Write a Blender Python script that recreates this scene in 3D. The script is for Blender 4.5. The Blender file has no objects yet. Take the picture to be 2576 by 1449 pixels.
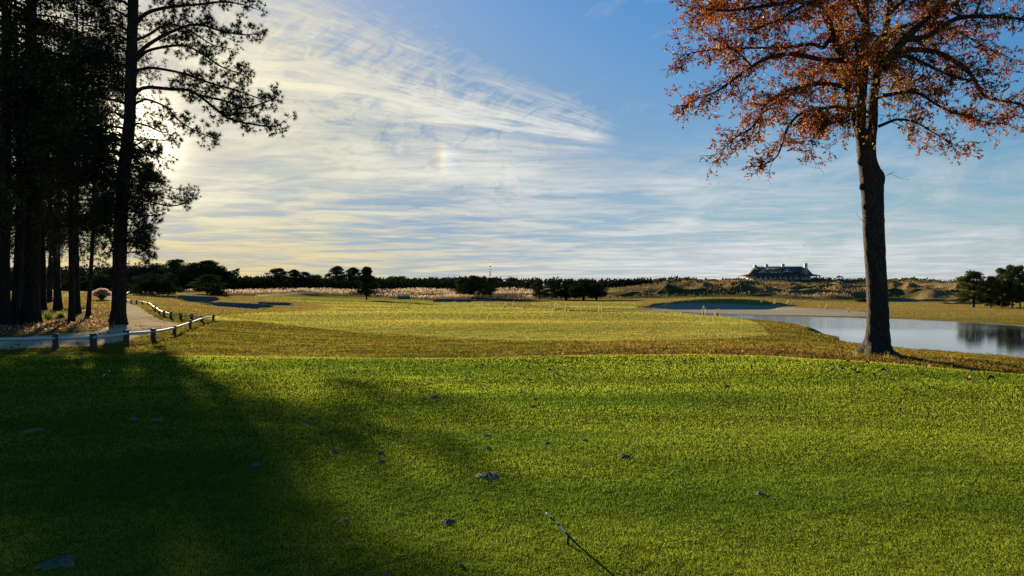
import bpy, math
import numpy as np
from mathutils import Vector

rng = np.random.default_rng(7)
PI = math.pi
SC = bpy.context.scene
COL = SC.collection

# ------------------------------------------------------------------ camera numbers (photo measured at 2576 x 1449)
F = 1788.6          # focal length in photo pixels
EYE = 1.65          # eye height over the tee
CX, CY = 1288.0, 733.0
WATER = -1.6


def ux(X):
    return (X - CX) / F


def pt(X, Y, d):
    return np.array([ux(X) * d, d, EYE - (Y - CY) / F * d])


# ------------------------------------------------------------------ mesh helpers
def new_mesh(name, V, faces, mats=None, cols=None, smooth=False):
    """faces: list of int arrays (n,3)/(n,4)"""
    me = bpy.data.meshes.new(name)
    V = np.asarray(V, dtype=np.float32).reshape(-1, 3)
    if isinstance(faces, np.ndarray):
        faces = [faces]
    faces = [np.asarray(f, dtype=np.int32) for f in faces if len(f)]
    nl = sum(f.size for f in faces)
    nf = sum(len(f) for f in faces)
    me.vertices.add(len(V))
    me.vertices.foreach_set('co', V.ravel())
    me.loops.add(nl)
    me.polygons.add(nf)
    me.loops.foreach_set('vertex_index', np.concatenate([f.ravel() for f in faces]))
    tot = np.concatenate([np.full(len(f), f.shape[1], np.int32) for f in faces])
    st = np.concatenate([[0], np.cumsum(tot)[:-1]]).astype(np.int32)
    me.polygons.foreach_set('loop_start', st)
    if smooth:
        me.polygons.foreach_set('use_smooth', np.ones(nf, dtype=bool))
    me.update(calc_edges=True)
    if cols is not None:
        a = me.color_attributes.new('col', 'FLOAT_COLOR', 'POINT')
        c = np.ones((len(V), 4), np.float32)
        c[:, :3] = cols
        a.data.foreach_set('color', c.ravel())
    for m in (mats if isinstance(mats, (list, tuple)) else [mats]):
        if m:
            me.materials.append(m)
    return me


def obj(name, me, parent=None, loc=None):
    o = bpy.data.objects.new(name, me)
    COL.objects.link(o)
    if parent is not None:
        o.parent = parent
    if loc is not None:
        o.location = [float(c) for c in loc]
    return o


def thing(name, label, cat, loc=(0, 0, 0), group=None, rz=0.0):
    o = bpy.data.objects.new(name, None)
    COL.objects.link(o)
    o.location = [float(c) for c in loc]
    o.rotation_euler = (0, 0, rz)
    tag(o, label, cat, group)
    return o


def tag(o, label=None, cat=None, group=None, kind=None):
    if label:
        o['label'] = label
    if cat:
        o['category'] = cat
    if group:
        o['group'] = group
    if kind:
        o['kind'] = kind
    return o


class MB:
    """collects pieces into one mesh"""

    def __init__(self):
        self.V, self.T, self.Q, self.C, self.n = [], [], [], [], 0

    def add(self, V, T=None, Q=None, C=None):
        V = np.asarray(V, float).reshape(-1, 3)
        if T is not None and len(T):
            self.T.append(np.asarray(T) + self.n)
        if Q is not None and len(Q):
            self.Q.append(np.asarray(Q) + self.n)
        self.V.append(V)
        if C is None:
            C = np.full((len(V), 3), .5)
        self.C.append(np.broadcast_to(np.asarray(C, float), (len(V), 3)))
        self.n += len(V)
        return self

    def box(self, x0, x1, y0, y1, z0, z1):
        V = [(x, y, z) for z in (z0, z1) for y in (y0, y1) for x in (x0, x1)]
        Q = [(0, 2, 3, 1), (4, 5, 7, 6), (0, 1, 5, 4), (2, 6, 7, 3), (0, 4, 6, 2), (1, 3, 7, 5)]
        return self.add(V, Q=Q)

    def prism(self, prof, y0, y1):
        """profile of (x,z) extruded along y"""
        n = len(prof)
        V = [(x, y0, z) for x, z in prof] + [(x, y1, z) for x, z in prof]
        Q = [(i, (i + 1) % n, n + (i + 1) % n, n + i) for i in range(n)]
        T = [(0, i + 1, i) for i in range(1, n - 1)] + [(n, n + i, n + i + 1) for i in range(1, n - 1)]
        return self.add(V, T=T, Q=Q)

    def tube(self, P, R, n=8, C=None, cap=True, rough=0.0):
        V, Q, T = tube(P, R, n, cap, rough)
        return self.add(V, T=T, Q=Q, C=C)

    def mesh(self, name, mat=None, smooth=False, cols=False):
        V = np.concatenate(self.V)
        fs = []
        if self.T:
            fs.append(np.concatenate(self.T))
        if self.Q:
            fs.append(np.concatenate(self.Q))
        return new_mesh(name, V, fs, mat, np.concatenate(self.C) if cols else None, smooth)

    def obj(self, name, mat=None, parent=None, smooth=False, cols=False, loc=None):
        return obj(name, self.mesh(name, mat, smooth, cols), parent, loc)


def tube(P, R, n=8, cap=True, rough=0.0):
    P = np.asarray(P, float)
    k = len(P)
    R = np.broadcast_to(np.asarray(R, float), (k,))
    T = np.gradient(P, axis=0)
    T /= np.linalg.norm(T, axis=1)[:, None] + 1e-9
    ref = np.array([1, 0, 0]) if abs(T[0][0]) < .8 else np.array([0, 1, 0])
    A = np.cross(T, ref)
    A /= np.linalg.norm(A, axis=1)[:, None] + 1e-9
    B = np.cross(T, A)
    th = np.arange(n) * 2 * PI / n
    rr = R[:, None] * (1 + rough * rng.normal(size=(k, n)))
    V = P[:, None, :] + rr[..., None] * (np.cos(th)[None, :, None] * A[:, None, :] + np.sin(th)[None, :, None] * B[:, None, :])
    V = V.reshape(-1, 3)
    i = np.arange(k - 1)[:, None] * n
    j = np.arange(n)[None, :]
    Q = np.stack([i + j, i + (j + 1) % n, i + n + (j + 1) % n, i + n + j], -1).reshape(-1, 4)
    Tt = np.zeros((0, 3), int)
    if cap:
        V = np.vstack([V, P[-1], P[0]])
        c = len(V) - 2
        jj = np.arange(n)
        Tt = np.concatenate([np.stack([(k - 1) * n + jj, (k - 1) * n + (jj + 1) % n, np.full(n, c)], -1),
                             np.stack([(jj + 1) % n, jj, np.full(n, c + 1)], -1)])
    return V, Q, Tt


def tubes(P, R, n=3):
    """many polylines at once: P (m,k,3), R (m,k)"""
    m, k, _ = P.shape
    T = np.gradient(P, axis=1)
    T /= np.linalg.norm(T, axis=2)[..., None] + 1e-9
    ref = np.array([.31, .77, .55])
    A = np.cross(T, ref)
    A /= np.linalg.norm(A, axis=2)[..., None] + 1e-9
    B = np.cross(T, A)
    th = np.arange(n) * 2 * PI / n
    V = P[:, :, None, :] + R[:, :, None, None] * (np.cos(th)[:, None] * A[:, :, None, :] + np.sin(th)[:, None] * B[:, :, None, :])
    b = (np.arange(m) * k * n)[:, None, None] + (np.arange(k - 1) * n)[None, :, None]
    j = np.arange(n)[None, None, :]
    Q = np.stack([b + j, b + (j + 1) % n, b + n + (j + 1) % n, b + n + j], -1).reshape(-1, 4)
    return V.reshape(-1, 3), Q


def unit(v):
    return v / (np.linalg.norm(v, axis=-1, keepdims=True) + 1e-9)


def crown_obj(parent, twigs, lv, lf, lc, mats, name='crown'):
    """twigs [(V,Q)] and leaves in one crown mesh with two materials"""
    V, Q, n, nq = [], [], 0, 0
    for v, q in twigs:
        V.append(v)
        Q.append(np.asarray(q) + n)
        n += len(v)
        nq += len(q)
    lf = np.asarray(lf) + n
    cc_ = np.vstack([np.full((n, 3), .06), lc])
    if lf.shape[1] == 3:
        me = new_mesh(name, np.vstack(V + [lv]), [lf, np.concatenate(Q)], mats, cc_)
        mi = np.concatenate([np.ones(len(lf)), np.zeros(nq)])
    else:
        me = new_mesh(name, np.vstack(V + [lv]), [np.concatenate(Q), lf], mats, cc_)
        mi = np.concatenate([np.zeros(nq), np.ones(len(lf))])
    me.polygons.foreach_set('material_index', mi.astype(np.int32))
    return obj(name, me, parent)


def rdir(n):
    return unit(rng.normal(size=(n, 3)))


def leaves(P, L, W, D=None, spread=1.0, fold=.25):
    """diamond leaves at P; D preferred direction"""
    n = len(P)
    L = np.broadcast_to(L, (n,))
    W = np.broadcast_to(W, (n,))
    d = rdir(n) * spread
    if D is not None:
        d = d + D
    d = unit(d)
    s = unit(np.cross(d, rdir(n)))
    nn = np.cross(d, s)
    mid = P + d * (L * .45)[:, None] + nn * (L * fold * rng.uniform(-.6, 1, n))[:, None]
    V = np.stack([P, mid + s * (W / 2)[:, None], P + d * L[:, None], mid - s * (W / 2)[:, None]], 1).reshape(-1, 3)
    Q = np.arange(n * 4).reshape(-1, 4)
    return V, Q


def tufts(P, D, L, W, k=14, spread=.9):
    """needle tufts: k thin triangles each"""
    n = len(P)
    d = unit(D[:, None, :] + spread * rdir(n * k).reshape(n, k, 3))
    ln = (np.broadcast_to(L, (n,))[:, None] * rng.uniform(.7, 1.1, (n, k)))[..., None]
    s = unit(np.cross(d.reshape(-1, 3), rdir(n * k))).reshape(n, k, 3) * (W / 2)
    p0 = P[:, None, :] - d * ln * .05
    V = np.stack([p0 + s, p0 - s, p0 + d * ln], 2).reshape(-1, 3)
    return V, np.arange(n * k * 3).reshape(-1, 3)


# ------------------------------------------------------------------ value noise
_G = np.random.default_rng(3).random((16, 256, 256))


def vn(x, y, s=0):
    g = _G[s % 16]
    xi = np.floor(x).astype(int)
    yi = np.floor(y).astype(int)
    fx = x - xi
    fy = y - yi
    fx = fx * fx * (3 - 2 * fx)
    fy = fy * fy * (3 - 2 * fy)
    a = g[xi & 255, yi & 255] * (1 - fx) + g[(xi + 1) & 255, yi & 255] * fx
    b = g[xi & 255, (yi + 1) & 255] * (1 - fx) + g[(xi + 1) & 255, (yi + 1) & 255] * fx
    return (a * (1 - fy) + b * fy) * 2 - 1


def fbm(x, y, s=0, o=3):
    r = 0
    a = 1
    for i in range(o):
        r = r + a * vn(x * 2 ** i, y * 2 ** i, s + i)
        a *= .5
    return r


def sstep(a, b, x):
    t = np.clip((x - a) / (b - a), 0, 1)
    return t * t * (3 - 2 * t)


def inpoly(X, Y, poly):
    X = np.asarray(X, float)
    r = np.zeros(X.shape, bool)
    n = len(poly)
    for i in range(n):
        x0, y0 = poly[i]
        x1, y1 = poly[(i + 1) % n]
        if y0 == y1:
            continue
        c = ((y0 > Y) != (y1 > Y)) & (X < (x1 - x0) * (Y - y0) / (y1 - y0) + x0)
        r ^= c
    return r


def sdist(x, y, poly):
    """signed distance, negative inside"""
    best = np.full(np.shape(x), 1e9)
    n = len(poly)
    for i in range(n):
        a = np.array(poly[i])
        b = np.array(poly[(i + 1) % n])
        ab = b - a
        t = np.clip(((x - a[0]) * ab[0] + (y - a[1]) * ab[1]) / (ab @ ab), 0, 1)
        best = np.minimum(best, np.hypot(x - a[0] - t * ab[0], y - a[1] - t * ab[1]))
    ins = inpoly(x, y, poly)
    return np.where(ins, -best, best)


# ------------------------------------------------------------------ terrain
far_l = [(731, 320), (728, 500), (728, 1000), (731, 2500)]
COLS = {
    -2500: (889, [(868, 23), (840, 28), (790, 60), (748, 130), (730, 200)] + far_l),
    -700: (889, [(868, 23), (840, 28), (790, 60), (748, 130), (730, 200)] + far_l),
    0: (889, [(872, 22), (845, 27), (800, 45), (765, 80), (740, 150), (732, 250)] + far_l),
    300: (890, [(876, 21.5), (845, 27), (800, 43), (765, 75), (742, 130), (735, 190)] + far_l),
    450: (893, [(880, 21.5), (845, 28), (812, 40), (787, 60), (767, 95), (750, 150), (742, 180), (735, 220)] + far_l),
    650: (896, [(884, 23), (855, 31), (830, 42), (807, 62), (789, 85), (778, 105), (767, 125), (757, 150), (745, 190), (737, 240)] + far_l),
    900: (898, [(886, 24), (858, 33), (830, 47), (802, 70), (786, 92), (773, 122), (762, 160), (752, 200), (744, 228), (737, 258)] + far_l),
    1200: (899, [(887, 25), (860, 33), (830, 47), (802, 70), (786, 92), (775, 118), (765, 155), (758, 185), (749, 220), (741, 245), (736, 270)] + far_l),
    1350: (894, [(880, 25), (858, 34), (830, 47), (802, 70), (787, 90), (777, 110), (765, 150), (758, 180), (748, 225), (739, 262)] + far_l),
    1500: (890, [(877, 25), (857, 34), (830, 47), (802, 70), (787, 88), (778, 105), (766, 145), (756, 185), (746, 235), (736, 310), (730, 400), (727, 600), (727, 1000), (730, 2500)]),
    1630: (889, [(876, 25), (856, 34), (830, 47), (802, 70), (787, 88), (781, 105), (773, 118), (763, 143), (757, 165), (750, 200), (742, 240), (733, 300), (726, 370), (722, 420), (722, 460), (727, 620), (728, 1000), (730, 2500)]),
    1660: (890, [(876, 25), (856, 34), (829, 47), (802, 69), (789, 86), (784, 103), (779, 117), (771, 130), (760, 142), (755, 155), (750, 190), (743, 225), (734, 290), (724, 365), (721, 418), (721, 460), (726, 620), (728, 1000), (730, 2500)]),
    1715: (890, [(876, 25), (856, 34), (829, 47), (804, 68), (795, 80), (786.5, 103), (781, 118), (779.5, 128), (754, 133.5), (751, 152), (751, 180), (745, 220), (735, 280), (723, 350), (719, 415), (719, 460), (726, 620), (728, 1000), (730, 2500)]),
    1800: (890, [(876, 25), (855, 34), (829, 47), (810, 66), (801, 75), (796, 85), (790.5, 98), (784, 113), (781, 128), (752.5, 133.5), (750, 152), (747, 190), (741, 240), (729, 300), (717, 360), (709, 412), (707, 430), (707, 470), (722, 620), (727, 1000), (730, 2500)]),
    1915: (892, [(878, 25), (858, 34), (837, 43), (815, 57), (805, 71), (791, 98), (785, 112), (779, 127), (755, 133.5), (752, 152), (748, 190), (741, 240), (730, 300), (717, 362), (708.5, 413), (706, 430), (706, 471), (720, 620), (727, 1000), (730, 2500)]),
    1960: (892, [(879, 25), (859, 34), (839, 42), (820, 54), (811, 65), (791, 98), (784, 112), (775, 127), (763, 140), (757, 160), (751, 190), (743, 240), (731, 300), (717, 363), (708, 414), (705, 430), (705, 472), (719, 620), (726, 1000), (730, 2500)]),
    2000: (893, [(880, 25), (860, 33), (840, 41), (825, 50), (815, 58), (803, 75), (790, 100), (781, 112), (771, 128), (765, 150), (755, 190), (745, 240), (731, 300), (717, 365), (708, 415), (705, 430), (705, 472), (718, 620), (726, 1000), (730, 2500)]),
    2200: (905, [(893, 25), (880, 32), (868, 42), (810, 75), (800, 86), (789, 96), (778, 115), (769, 140), (760, 180), (748, 240), (734, 310), (721, 370), (709, 430), (708, 472), (718, 620), (724, 1000), (730, 2500)]),
    2330: (915, [(897, 27), (882, 38), (806, 80), (791, 95), (779, 115), (770, 140), (762, 175), (750, 230), (737, 290), (726, 350), (713, 430), (711, 480), (718, 620), (723, 1000), (730, 2500)]),
    2480: (926, [(905, 27), (893, 34.5), (817, 70), (800, 84), (786, 105), (776, 130), (767, 160), (757, 210), (745, 270), (734, 330), (721, 400), (714, 450), (718, 620), (723, 1000), (730, 2500)]),
    2576: (935, [(911, 29), (821, 66), (800, 84), (786, 105), (776, 130), (767, 160), (757, 210), (745, 270), (734, 330), (721, 400), (714, 450), (718, 620), (723, 1000), (730, 2500)]),
    3300: (962, [(930, 27), (850, 50), (806, 80), (786, 105), (776, 130), (767, 160), (757, 210), (745, 270), (734, 330), (721, 400), (714, 450), (718, 620), (723, 1000), (730, 2500)]),
    5200: (962, [(930, 27), (850, 50), (806, 80), (786, 105), (776, 130), (767, 160), (757, 210), (745, 270), (734, 330), (721, 400), (714, 450), (718, 620), (723, 1000), (730, 2500)]),
}
CXS = np.array(sorted(COLS))
LD = np.linspace(math.log(2.0), math.log(2600), 1400)      # log distance samples
DD = np.exp(LD)
XG = np.arange(-2500, 5201, 20.0)
_tab = []
_edge = []
for c in CXS:
    ey, L = COLS[c]
    ed = F * EYE / (ey - CY)
    _edge.append(ed)
    ds = [0.1, ed - .9, ed, ed + 1.5] + [d for Y, d in L]
    zs = [0, 0, -.03, min(-.22, EYE - (L[0][0] - CY) / F * L[0][1] + .06)] + [EYE - (Y - CY) / F * d for Y, d in L]
    if c < 500:
        zs[3] = -.07
    _tab.append(np.interp(DD, ds, zs))
_tab = np.array(_tab)
TAB = np.stack([np.interp(XG, CXS, _tab[:, i]) for i in range(len(DD))], 1)      # (X, d)
kx = np.exp(-.5 * (np.arange(-6, 7) / 2.5) ** 2)
kx /= kx.sum()
TAB = np.apply_along_axis(lambda a: np.convolve(np.pad(a, 6, mode='edge'), kx, 'valid'), 0, TAB)
kd = np.exp(-.5 * (np.arange(-9, 10) / 3.0) ** 2)
kd /= kd.sum()
TAB = np.apply_along_axis(lambda a: np.convolve(np.pad(a, 9, mode='edge'), kd, 'valid'), 1, TAB)
EDGE = np.interp(XG, CXS, _edge)


def pw(X, Y):     # point on the water plane under a photo pixel
    d = F * (EYE - WATER) / (Y - CY)
    return (ux(X) * d, d)


POND = [pw(*p) for p in [(1728, 788.6), (1900, 793), (2100, 797.5), (2200, 800), (2330, 806), (2450, 812), (2576, 821), (2760, 834), (3000, 850),
                         (3100, 935), (2800, 926), (2690, 915), (2576, 904), (2480, 895), (2410, 888), (2320, 880.5), (2225, 873), (2150, 864), (2098, 855),
                         (2088, 846), (2050, 831), (1985, 817), (1900, 808), (1800, 799), (1755, 794)]]
# hollows with a steep far face: (X centre, half width px, distance of the face foot, face height, near ramp, face run)
# (X centre, half width px, distance of the face foot, drop of the floor, rise of the lip, near ramp, face run, back slope)
HOLLOW = [(365, 40, 172, .1, .4, 20, 2.0, 25), (497, 52, 150, .85, .5, 42, 2.2, 26), (600, 88, 118, .65, .25, 26, 2.2, 20), (690, 60, 131, .3, .25, 12, 2.2, 15),
          (1785, 190, 128, .45, .35, 13, 4.5, 14), (1118, 30, 191, .7, .25, 20, 2.5, 15), (1166, 28, 194, .7, .25, 20, 2.5, 15), (1050, 70, 215, .7, .4, 22, 3.0, 15), (1215, 30, 197, .4, .15, 14, 2.0, 12),
          (2090, 65, 330, 1.0, .8, 14, 4.0, 20), (2030, 60, 356, .8, .6, 10, 4.0, 20), (2120, 70, 300, .8, .6, 12, 4.0, 18), (2440, 70, 175, .5, .4, 14, 3, 12), (2280, 60, 200, .5, .6, 14, 3, 15)]


def proj(x, y, z):
    y = np.maximum(y, .5)
    return CX + F * x / y, CY - F * (z - EYE) / y


def edge_d(x, y):
    return np.interp(CX + F * x / np.maximum(y, 4), XG, EDGE)


def Z(x, y):
    x = np.asarray(x, float)
    y = np.asarray(y, float)
    ye = np.maximum(y, 4.0)
    X = np.clip(CX + F * x / ye, -2480, 5180)
    fi = (X - XG[0]) / 20.0
    i = np.floor(fi).astype(int)
    a = fi - i
    fj = (np.log(np.clip(y, 2.0, 2590)) - LD[0]) / (LD[1] - LD[0])
    j = np.clip(np.floor(fj).astype(int), 0, len(LD) - 2)
    b = np.clip(fj - j, 0, 1)
    z = (TAB[i, j] * (1 - a) + TAB[i + 1, j] * a) * (1 - b) + (TAB[i, j + 1] * (1 - a) + TAB[i + 1, j + 1] * a) * b
    # hollows
    for xc, hw, y0, H, up, r, fr, bk in HOLLOW:
        yy = y0 + 2.6 * vn(x * .13, y * 0 + xc, 4)
        tl = sstep(yy, yy + fr, y)
        prof = np.where(y < yy, -H * sstep(yy - r, yy, y), np.where(y < yy + fr, -H + (H + up) * tl, up * (1 - sstep(yy + fr, yy + fr + bk, y))))
        lat = 1 - sstep(hw * .66, hw, np.abs(X - xc) + .30 * hw * vn(x * .16, y * .22, 5) + .14 * hw * vn(x * .5, y * .6, 6))
        z = z + prof * lat
    # creek bank running off to the pond
    yc = np.interp(X, [1255, 1300, 1430, 1700, 1800], [140, 128, 104, 92, 88])
    prof = np.where(y < yc, sstep(yc - 4, yc, y), 1 - sstep(yc, yc + 1.6, y))
    z = z - (.75 * prof) * sstep(1255, 1300, X) * (1 - sstep(1740, 1830, X))
    # undulation
    mid = sstep(26, 45, y) * (1 - sstep(230, 300, y)) * (1 - .75 * sstep(1650, 1780, X) * (1 - sstep(110, 150, y)))
    z = z + mid * (.17 * vn(x / 30 + 3, y / 14, 1) + .06 * vn(x / 11, y / 5.5, 2))
    tee = 1 - sstep(18, 22, y)
    z = z + tee * (.014 * vn(x / 2.6, y / 1.1, 6) + .030 * vn(x / 9.5 + 9, y / 2.3, 7) + .006 * vn(x / .8, y / .5, 5)) * sstep(1.0, 4, y)
    rough = sstep(19, 23, y) * (1 - sstep(40, 60, y))
    z = z + rough * .035 * fbm(x / 1.1, y / 1.3, 8, 2)
    dune = sstep(190, 235, y) * (1 - sstep(330, 392, y) * (.4 + .6 * sstep(1780, 1860, X) * (1 - sstep(2150, 2250, X)))) * sstep(1500, 1700, X)
    rid = 1 - np.abs(fbm(x / 34 + 5.3, y / 30 + x / 90, 9, 3))
    rid2 = 1 - np.abs(fbm(x / 17 + 2.3, y / 22 - x / 60, 10, 2))
    z = z + dune * (10.5 * (rid - .70) + 3.6 * (rid2 - .70))
    dl = sstep(195, 225, y) * (1 - sstep(262, 300, y)) * (1 - sstep(1350, 1500, X)) * sstep(620, 800, X)
    z = z + dl * 1.1 * fbm(x / 18, y / 13, 11, 2)
    hb = sstep(430, 480, y) * sstep(1500, 1600, X)
    z = z + hb * .5 * vn(x / 30, y / 30, 12)
    # flat pad under the clubhouse and the lawn beside it
    pad = sstep(398, 410, y) * (1 - sstep(455, 480, y)) * sstep(1800, 1870, X) * (1 - sstep(2140, 2200, X))
    z = z * (1 - pad) + 8.3 * pad
    # pond
    ok = (y > 24) & (y < 125) & (x > 8)
    if np.any(ok):
        if z.ndim == 0:
            z = np.array([z]); x = np.atleast_1d(x); y = np.atleast_1d(y); ok = np.atleast_1d(ok); X = np.atleast_1d(X)
        xs, ys = x[ok], y[ok]
        wob = .35 * vn(xs / 1.7, ys / 1.7, 13)
        sd = sdist(xs, ys, POND) + wob
        steep = (X[ok] < 2110) & (ys < 88)
        lim = WATER - .02 + np.where(steep, .42, .13) * np.maximum(sd, 0)
        zz = np.minimum(z[ok], lim)
        zz = np.maximum(zz, np.where(sd > .3, WATER + .03, -9))
        zz = np.where(sd < 0, WATER - .02 + .35 * np.maximum(sd, -3), zz)
        z = z.copy()
        z[ok] = zz
    return z


def zf(x, y):
    return float(np.ravel(Z(np.array([x]), np.array([y])))[0])


_HD = np.exp(np.linspace(math.log(2.2), math.log(1200), 6000))


def hit(X, Y):
    """where the view line of a photo pixel meets the ground"""
    zr = EYE - (Y - CY) / F * _HD
    zg = Z(ux(X) * _HD, _HD)
    k = np.nonzero(zg >= zr)[0]
    d = _HD[k[0]] if len(k) else 500.0
    return np.array([ux(X) * d, d, zf(ux(X) * d, d)])


# ------------------------------------------------------------------ materials
def mat(name):
    m = bpy.data.materials.new(name)
    m.use_nodes = True
    nt = m.node_tree
    nt.nodes.clear()
    return m, nt, nt.nodes.new('ShaderNodeOutputMaterial')


class S:
    """tiny node maths helper"""

    def __init__(self, nt, sock):
        self.nt, self.s = nt, sock

    def _m(self, op, o=None, rev=False, clamp=False):
        n = self.nt.nodes.new('ShaderNodeMath')
        n.operation = op
        n.use_clamp = clamp
        a, b = (self, o) if not rev else (o, self)
        for i, v in enumerate((a, b)):
            if v is None:
                continue
            if isinstance(v, S):
                self.nt.links.new(v.s, n.inputs[i])
            else:
                n.inputs[i].default_value = v
        return S(self.nt, n.outputs[0])

    def __add__(self, o): return self._m('ADD', o)
    def __radd__(self, o): return self._m('ADD', o)
    def __sub__(self, o): return self._m('SUBTRACT', o)
    def __rsub__(self, o): return self._m('SUBTRACT', o, True)
    def __mul__(self, o): return self._m('MULTIPLY', o)
    def __rmul__(self, o): return self._m('MULTIPLY', o)
    def __truediv__(self, o): return self._m('DIVIDE', o)
    def __rtruediv__(self, o): return self._m('DIVIDE', o, True)
    def max(self, o): return self._m('MAXIMUM', o)
    def min(self, o): return self._m('MINIMUM', o)
    def pow(self, o): return self._m('POWER', o)
    def atan2(self, o): return self._m('ARCTAN2', o)
    def sqrt(self): return self._m('SQRT')
    def con(self, k=2.6): return ((self - .5) * k + .5).clamp()
    def abs(self): return self._m('ABSOLUTE')
    def exp(self): return self._m('EXPONENT')
    def clamp(self): return (self + 0.0)._m('ADD', 0.0, clamp=True)

    def ss(self, a, b):
        n = self.nt.nodes.new('ShaderNodeMapRange')
        n.interpolation_type = 'SMOOTHSTEP'
        self.nt.links.new(self.s, n.inputs[0])
        n.inputs[1].default_value = a
        n.inputs[2].default_value = b
        n.inputs[3].default_value = 0
        n.inputs[4].default_value = 1
        if a > b:
            n.inputs[1].default_value, n.inputs[2].default_value = b, a
            n.inputs[3].default_value, n.inputs[4].default_value = 1, 0
        return S(self.nt, n.outputs[0])


def comb(nt, x, y, z=0.0):
    n = nt.nodes.new('ShaderNodeCombineXYZ')
    for i, v in enumerate((x, y, z)):
        if isinstance(v, S):
            nt.links.new(v.s, n.inputs[i])
        else:
            n.inputs[i].default_value = v
    return n.outputs[0]


def noise(nt, vec, scale, detail=4, rough=.55, dist=0.0, dim='3D'):
    n = nt.nodes.new('ShaderNodeTexNoise')
    n.inputs['Scale'].default_value = scale
    n.inputs['Detail'].default_value = detail
    n.inputs['Roughness'].default_value = rough
    n.inputs['Distortion'].default_value = dist
    if vec is not None:
        nt.links.new(vec, n.inputs['Vector'])
    return S(nt, n.outputs['Fac'])


def mixc(nt, f, a, b):
    n = nt.nodes.new('ShaderNodeMix')
    n.data_type = 'RGBA'
    for s, v in ((n.inputs[0], f), (n.inputs[6], a), (n.inputs[7], b)):
        if isinstance(v, S):
            nt.links.new(v.s, s)
        elif hasattr(v, 'links'):
            nt.links.new(v, s)
        elif isinstance(v, (int, float)):
            s.default_value = v
        else:
            s.default_value = tuple(v) + ((1.0,) if len(v) == 3 else ())
    return n.outputs[2]


def scalec(nt, c, f):
    n = nt.nodes.new('ShaderNodeVectorMath')
    n.operation = 'SCALE'
    nt.links.new(c, n.inputs[0])
    if isinstance(f, S):
        nt.links.new(f.s, n.inputs['Scale'])
    else:
        n.inputs['Scale'].default_value = f
    return n.outputs[0]


def attr(nt, name='col'):
    n = nt.nodes.new('ShaderNodeAttribute')
    n.attribute_name = name
    return n.outputs['Color']


def objco(nt):
    return nt.nodes.new('ShaderNodeTexCoord').outputs['Object']


def mapping(nt, vec, scale=(1, 1, 1)):
    n = nt.nodes.new('ShaderNodeMapping')
    n.inputs['Scale'].default_value = scale
    nt.links.new(vec, n.inputs['Vector'])
    return n.outputs[0]


def principled(nt, out, col, rough=.8, bump=None, bstr=.5, bdist=.02, spec=.3, sheen=0.0, sheen_tint=None, metal=0.0):
    p = nt.nodes.new('ShaderNodeBsdfPrincipled')
    if hasattr(col, 'links'):
        nt.links.new(col, p.inputs['Base Color'])
    else:
        p.inputs['Base Color'].default_value = tuple(col) + (1.0,)
    if isinstance(rough, S):
        nt.links.new(rough.s, p.inputs['Roughness'])
    else:
        p.inputs['Roughness'].default_value = rough
    p.inputs['Specular IOR Level'].default_value = spec
    p.inputs['Metallic'].default_value = metal
    if sheen:
        p.inputs['Sheen Weight'].default_value = sheen
        p.inputs['Sheen Roughness'].default_value = .6
        if sheen_tint is not None:
            if hasattr(sheen_tint, 'links'):
                nt.links.new(sheen_tint, p.inputs['Sheen Tint'])
            else:
                p.inputs['Sheen Tint'].default_value = tuple(sheen_tint) + (1.0,)
    if bump is not None:
        b = nt.nodes.new('ShaderNodeBump')
        b.inputs['Strength'].default_value = bstr
        b.inputs['Distance'].default_value = bdist
        nt.links.new(bump.s, b.inputs['Height'])
        nt.links.new(b.outputs[0], p.inputs['Normal'])
    nt.links.new(p.outputs[0], out.inputs[0])
    return p


def simple(name, c, rough=.8, var=.25, scale=6.0, stretch=(1, 1, 1), bstr=.3, bdist=.01, spec=.3, metal=0.0):
    m, nt, out = mat(name)
    co = mapping(nt, objco(nt), stretch)
    n1 = noise(nt, co, scale, 6, .6)
    k = n1 * (2 * var) + (1 - var)
    base = nt.nodes.new('ShaderNodeRGB')
    base.outputs[0].default_value = tuple(c) + (1,)
    principled(nt, out, scalec(nt, base.outputs[0], k), rough, n1, bstr, bdist, spec, metal=metal)
    return m


def leafmat(name, trans=.4, rough=.7, spec=.2):
    """thin leaf: colour from the leaf itself, some light passes through"""
    m, nt, out = mat(name)
    c = attr(nt)
    if spec > .1:
        d = nt.nodes.new('ShaderNodeBsdfPrincipled')
        nt.links.new(c, d.inputs['Base Color'])
        d.inputs['Roughness'].default_value = rough
        d.inputs['Specular IOR Level'].default_value = spec
    else:
        d = nt.nodes.new('ShaderNodeBsdfDiffuse')
        nt.links.new(c, d.inputs['Color'])
    t = nt.nodes.new('ShaderNodeBsdfTranslucent')
    nt.links.new(c, t.inputs['Color'])
    mx = nt.nodes.new('ShaderNodeMixShader')
    mx.inputs[0].default_value = trans
    nt.links.new(d.outputs[0], mx.inputs[1])
    nt.links.new(t.outputs[0], mx.inputs[2])
    nt.links.new(mx.outputs[0], out.inputs[0])
    return m


def ground_mat(name, s1, s2, bstr, bdist, sheen, patch=.25, yx=(1, 1, 1)):
    m, nt, out = mat(name)
    co = mapping(nt, objco(nt), yx)
    a = noise(nt, co, s1, 6, .65)
    b = noise(nt, co, s2, 3, .5)
    k = a * .7 + b * (2 * patch) + (1 - .35 - patch)
    c = scalec(nt, attr(nt), k)
    principled(nt, out, c, .95, a, bstr, bdist, 0.0, sheen, c)
    return m


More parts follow.
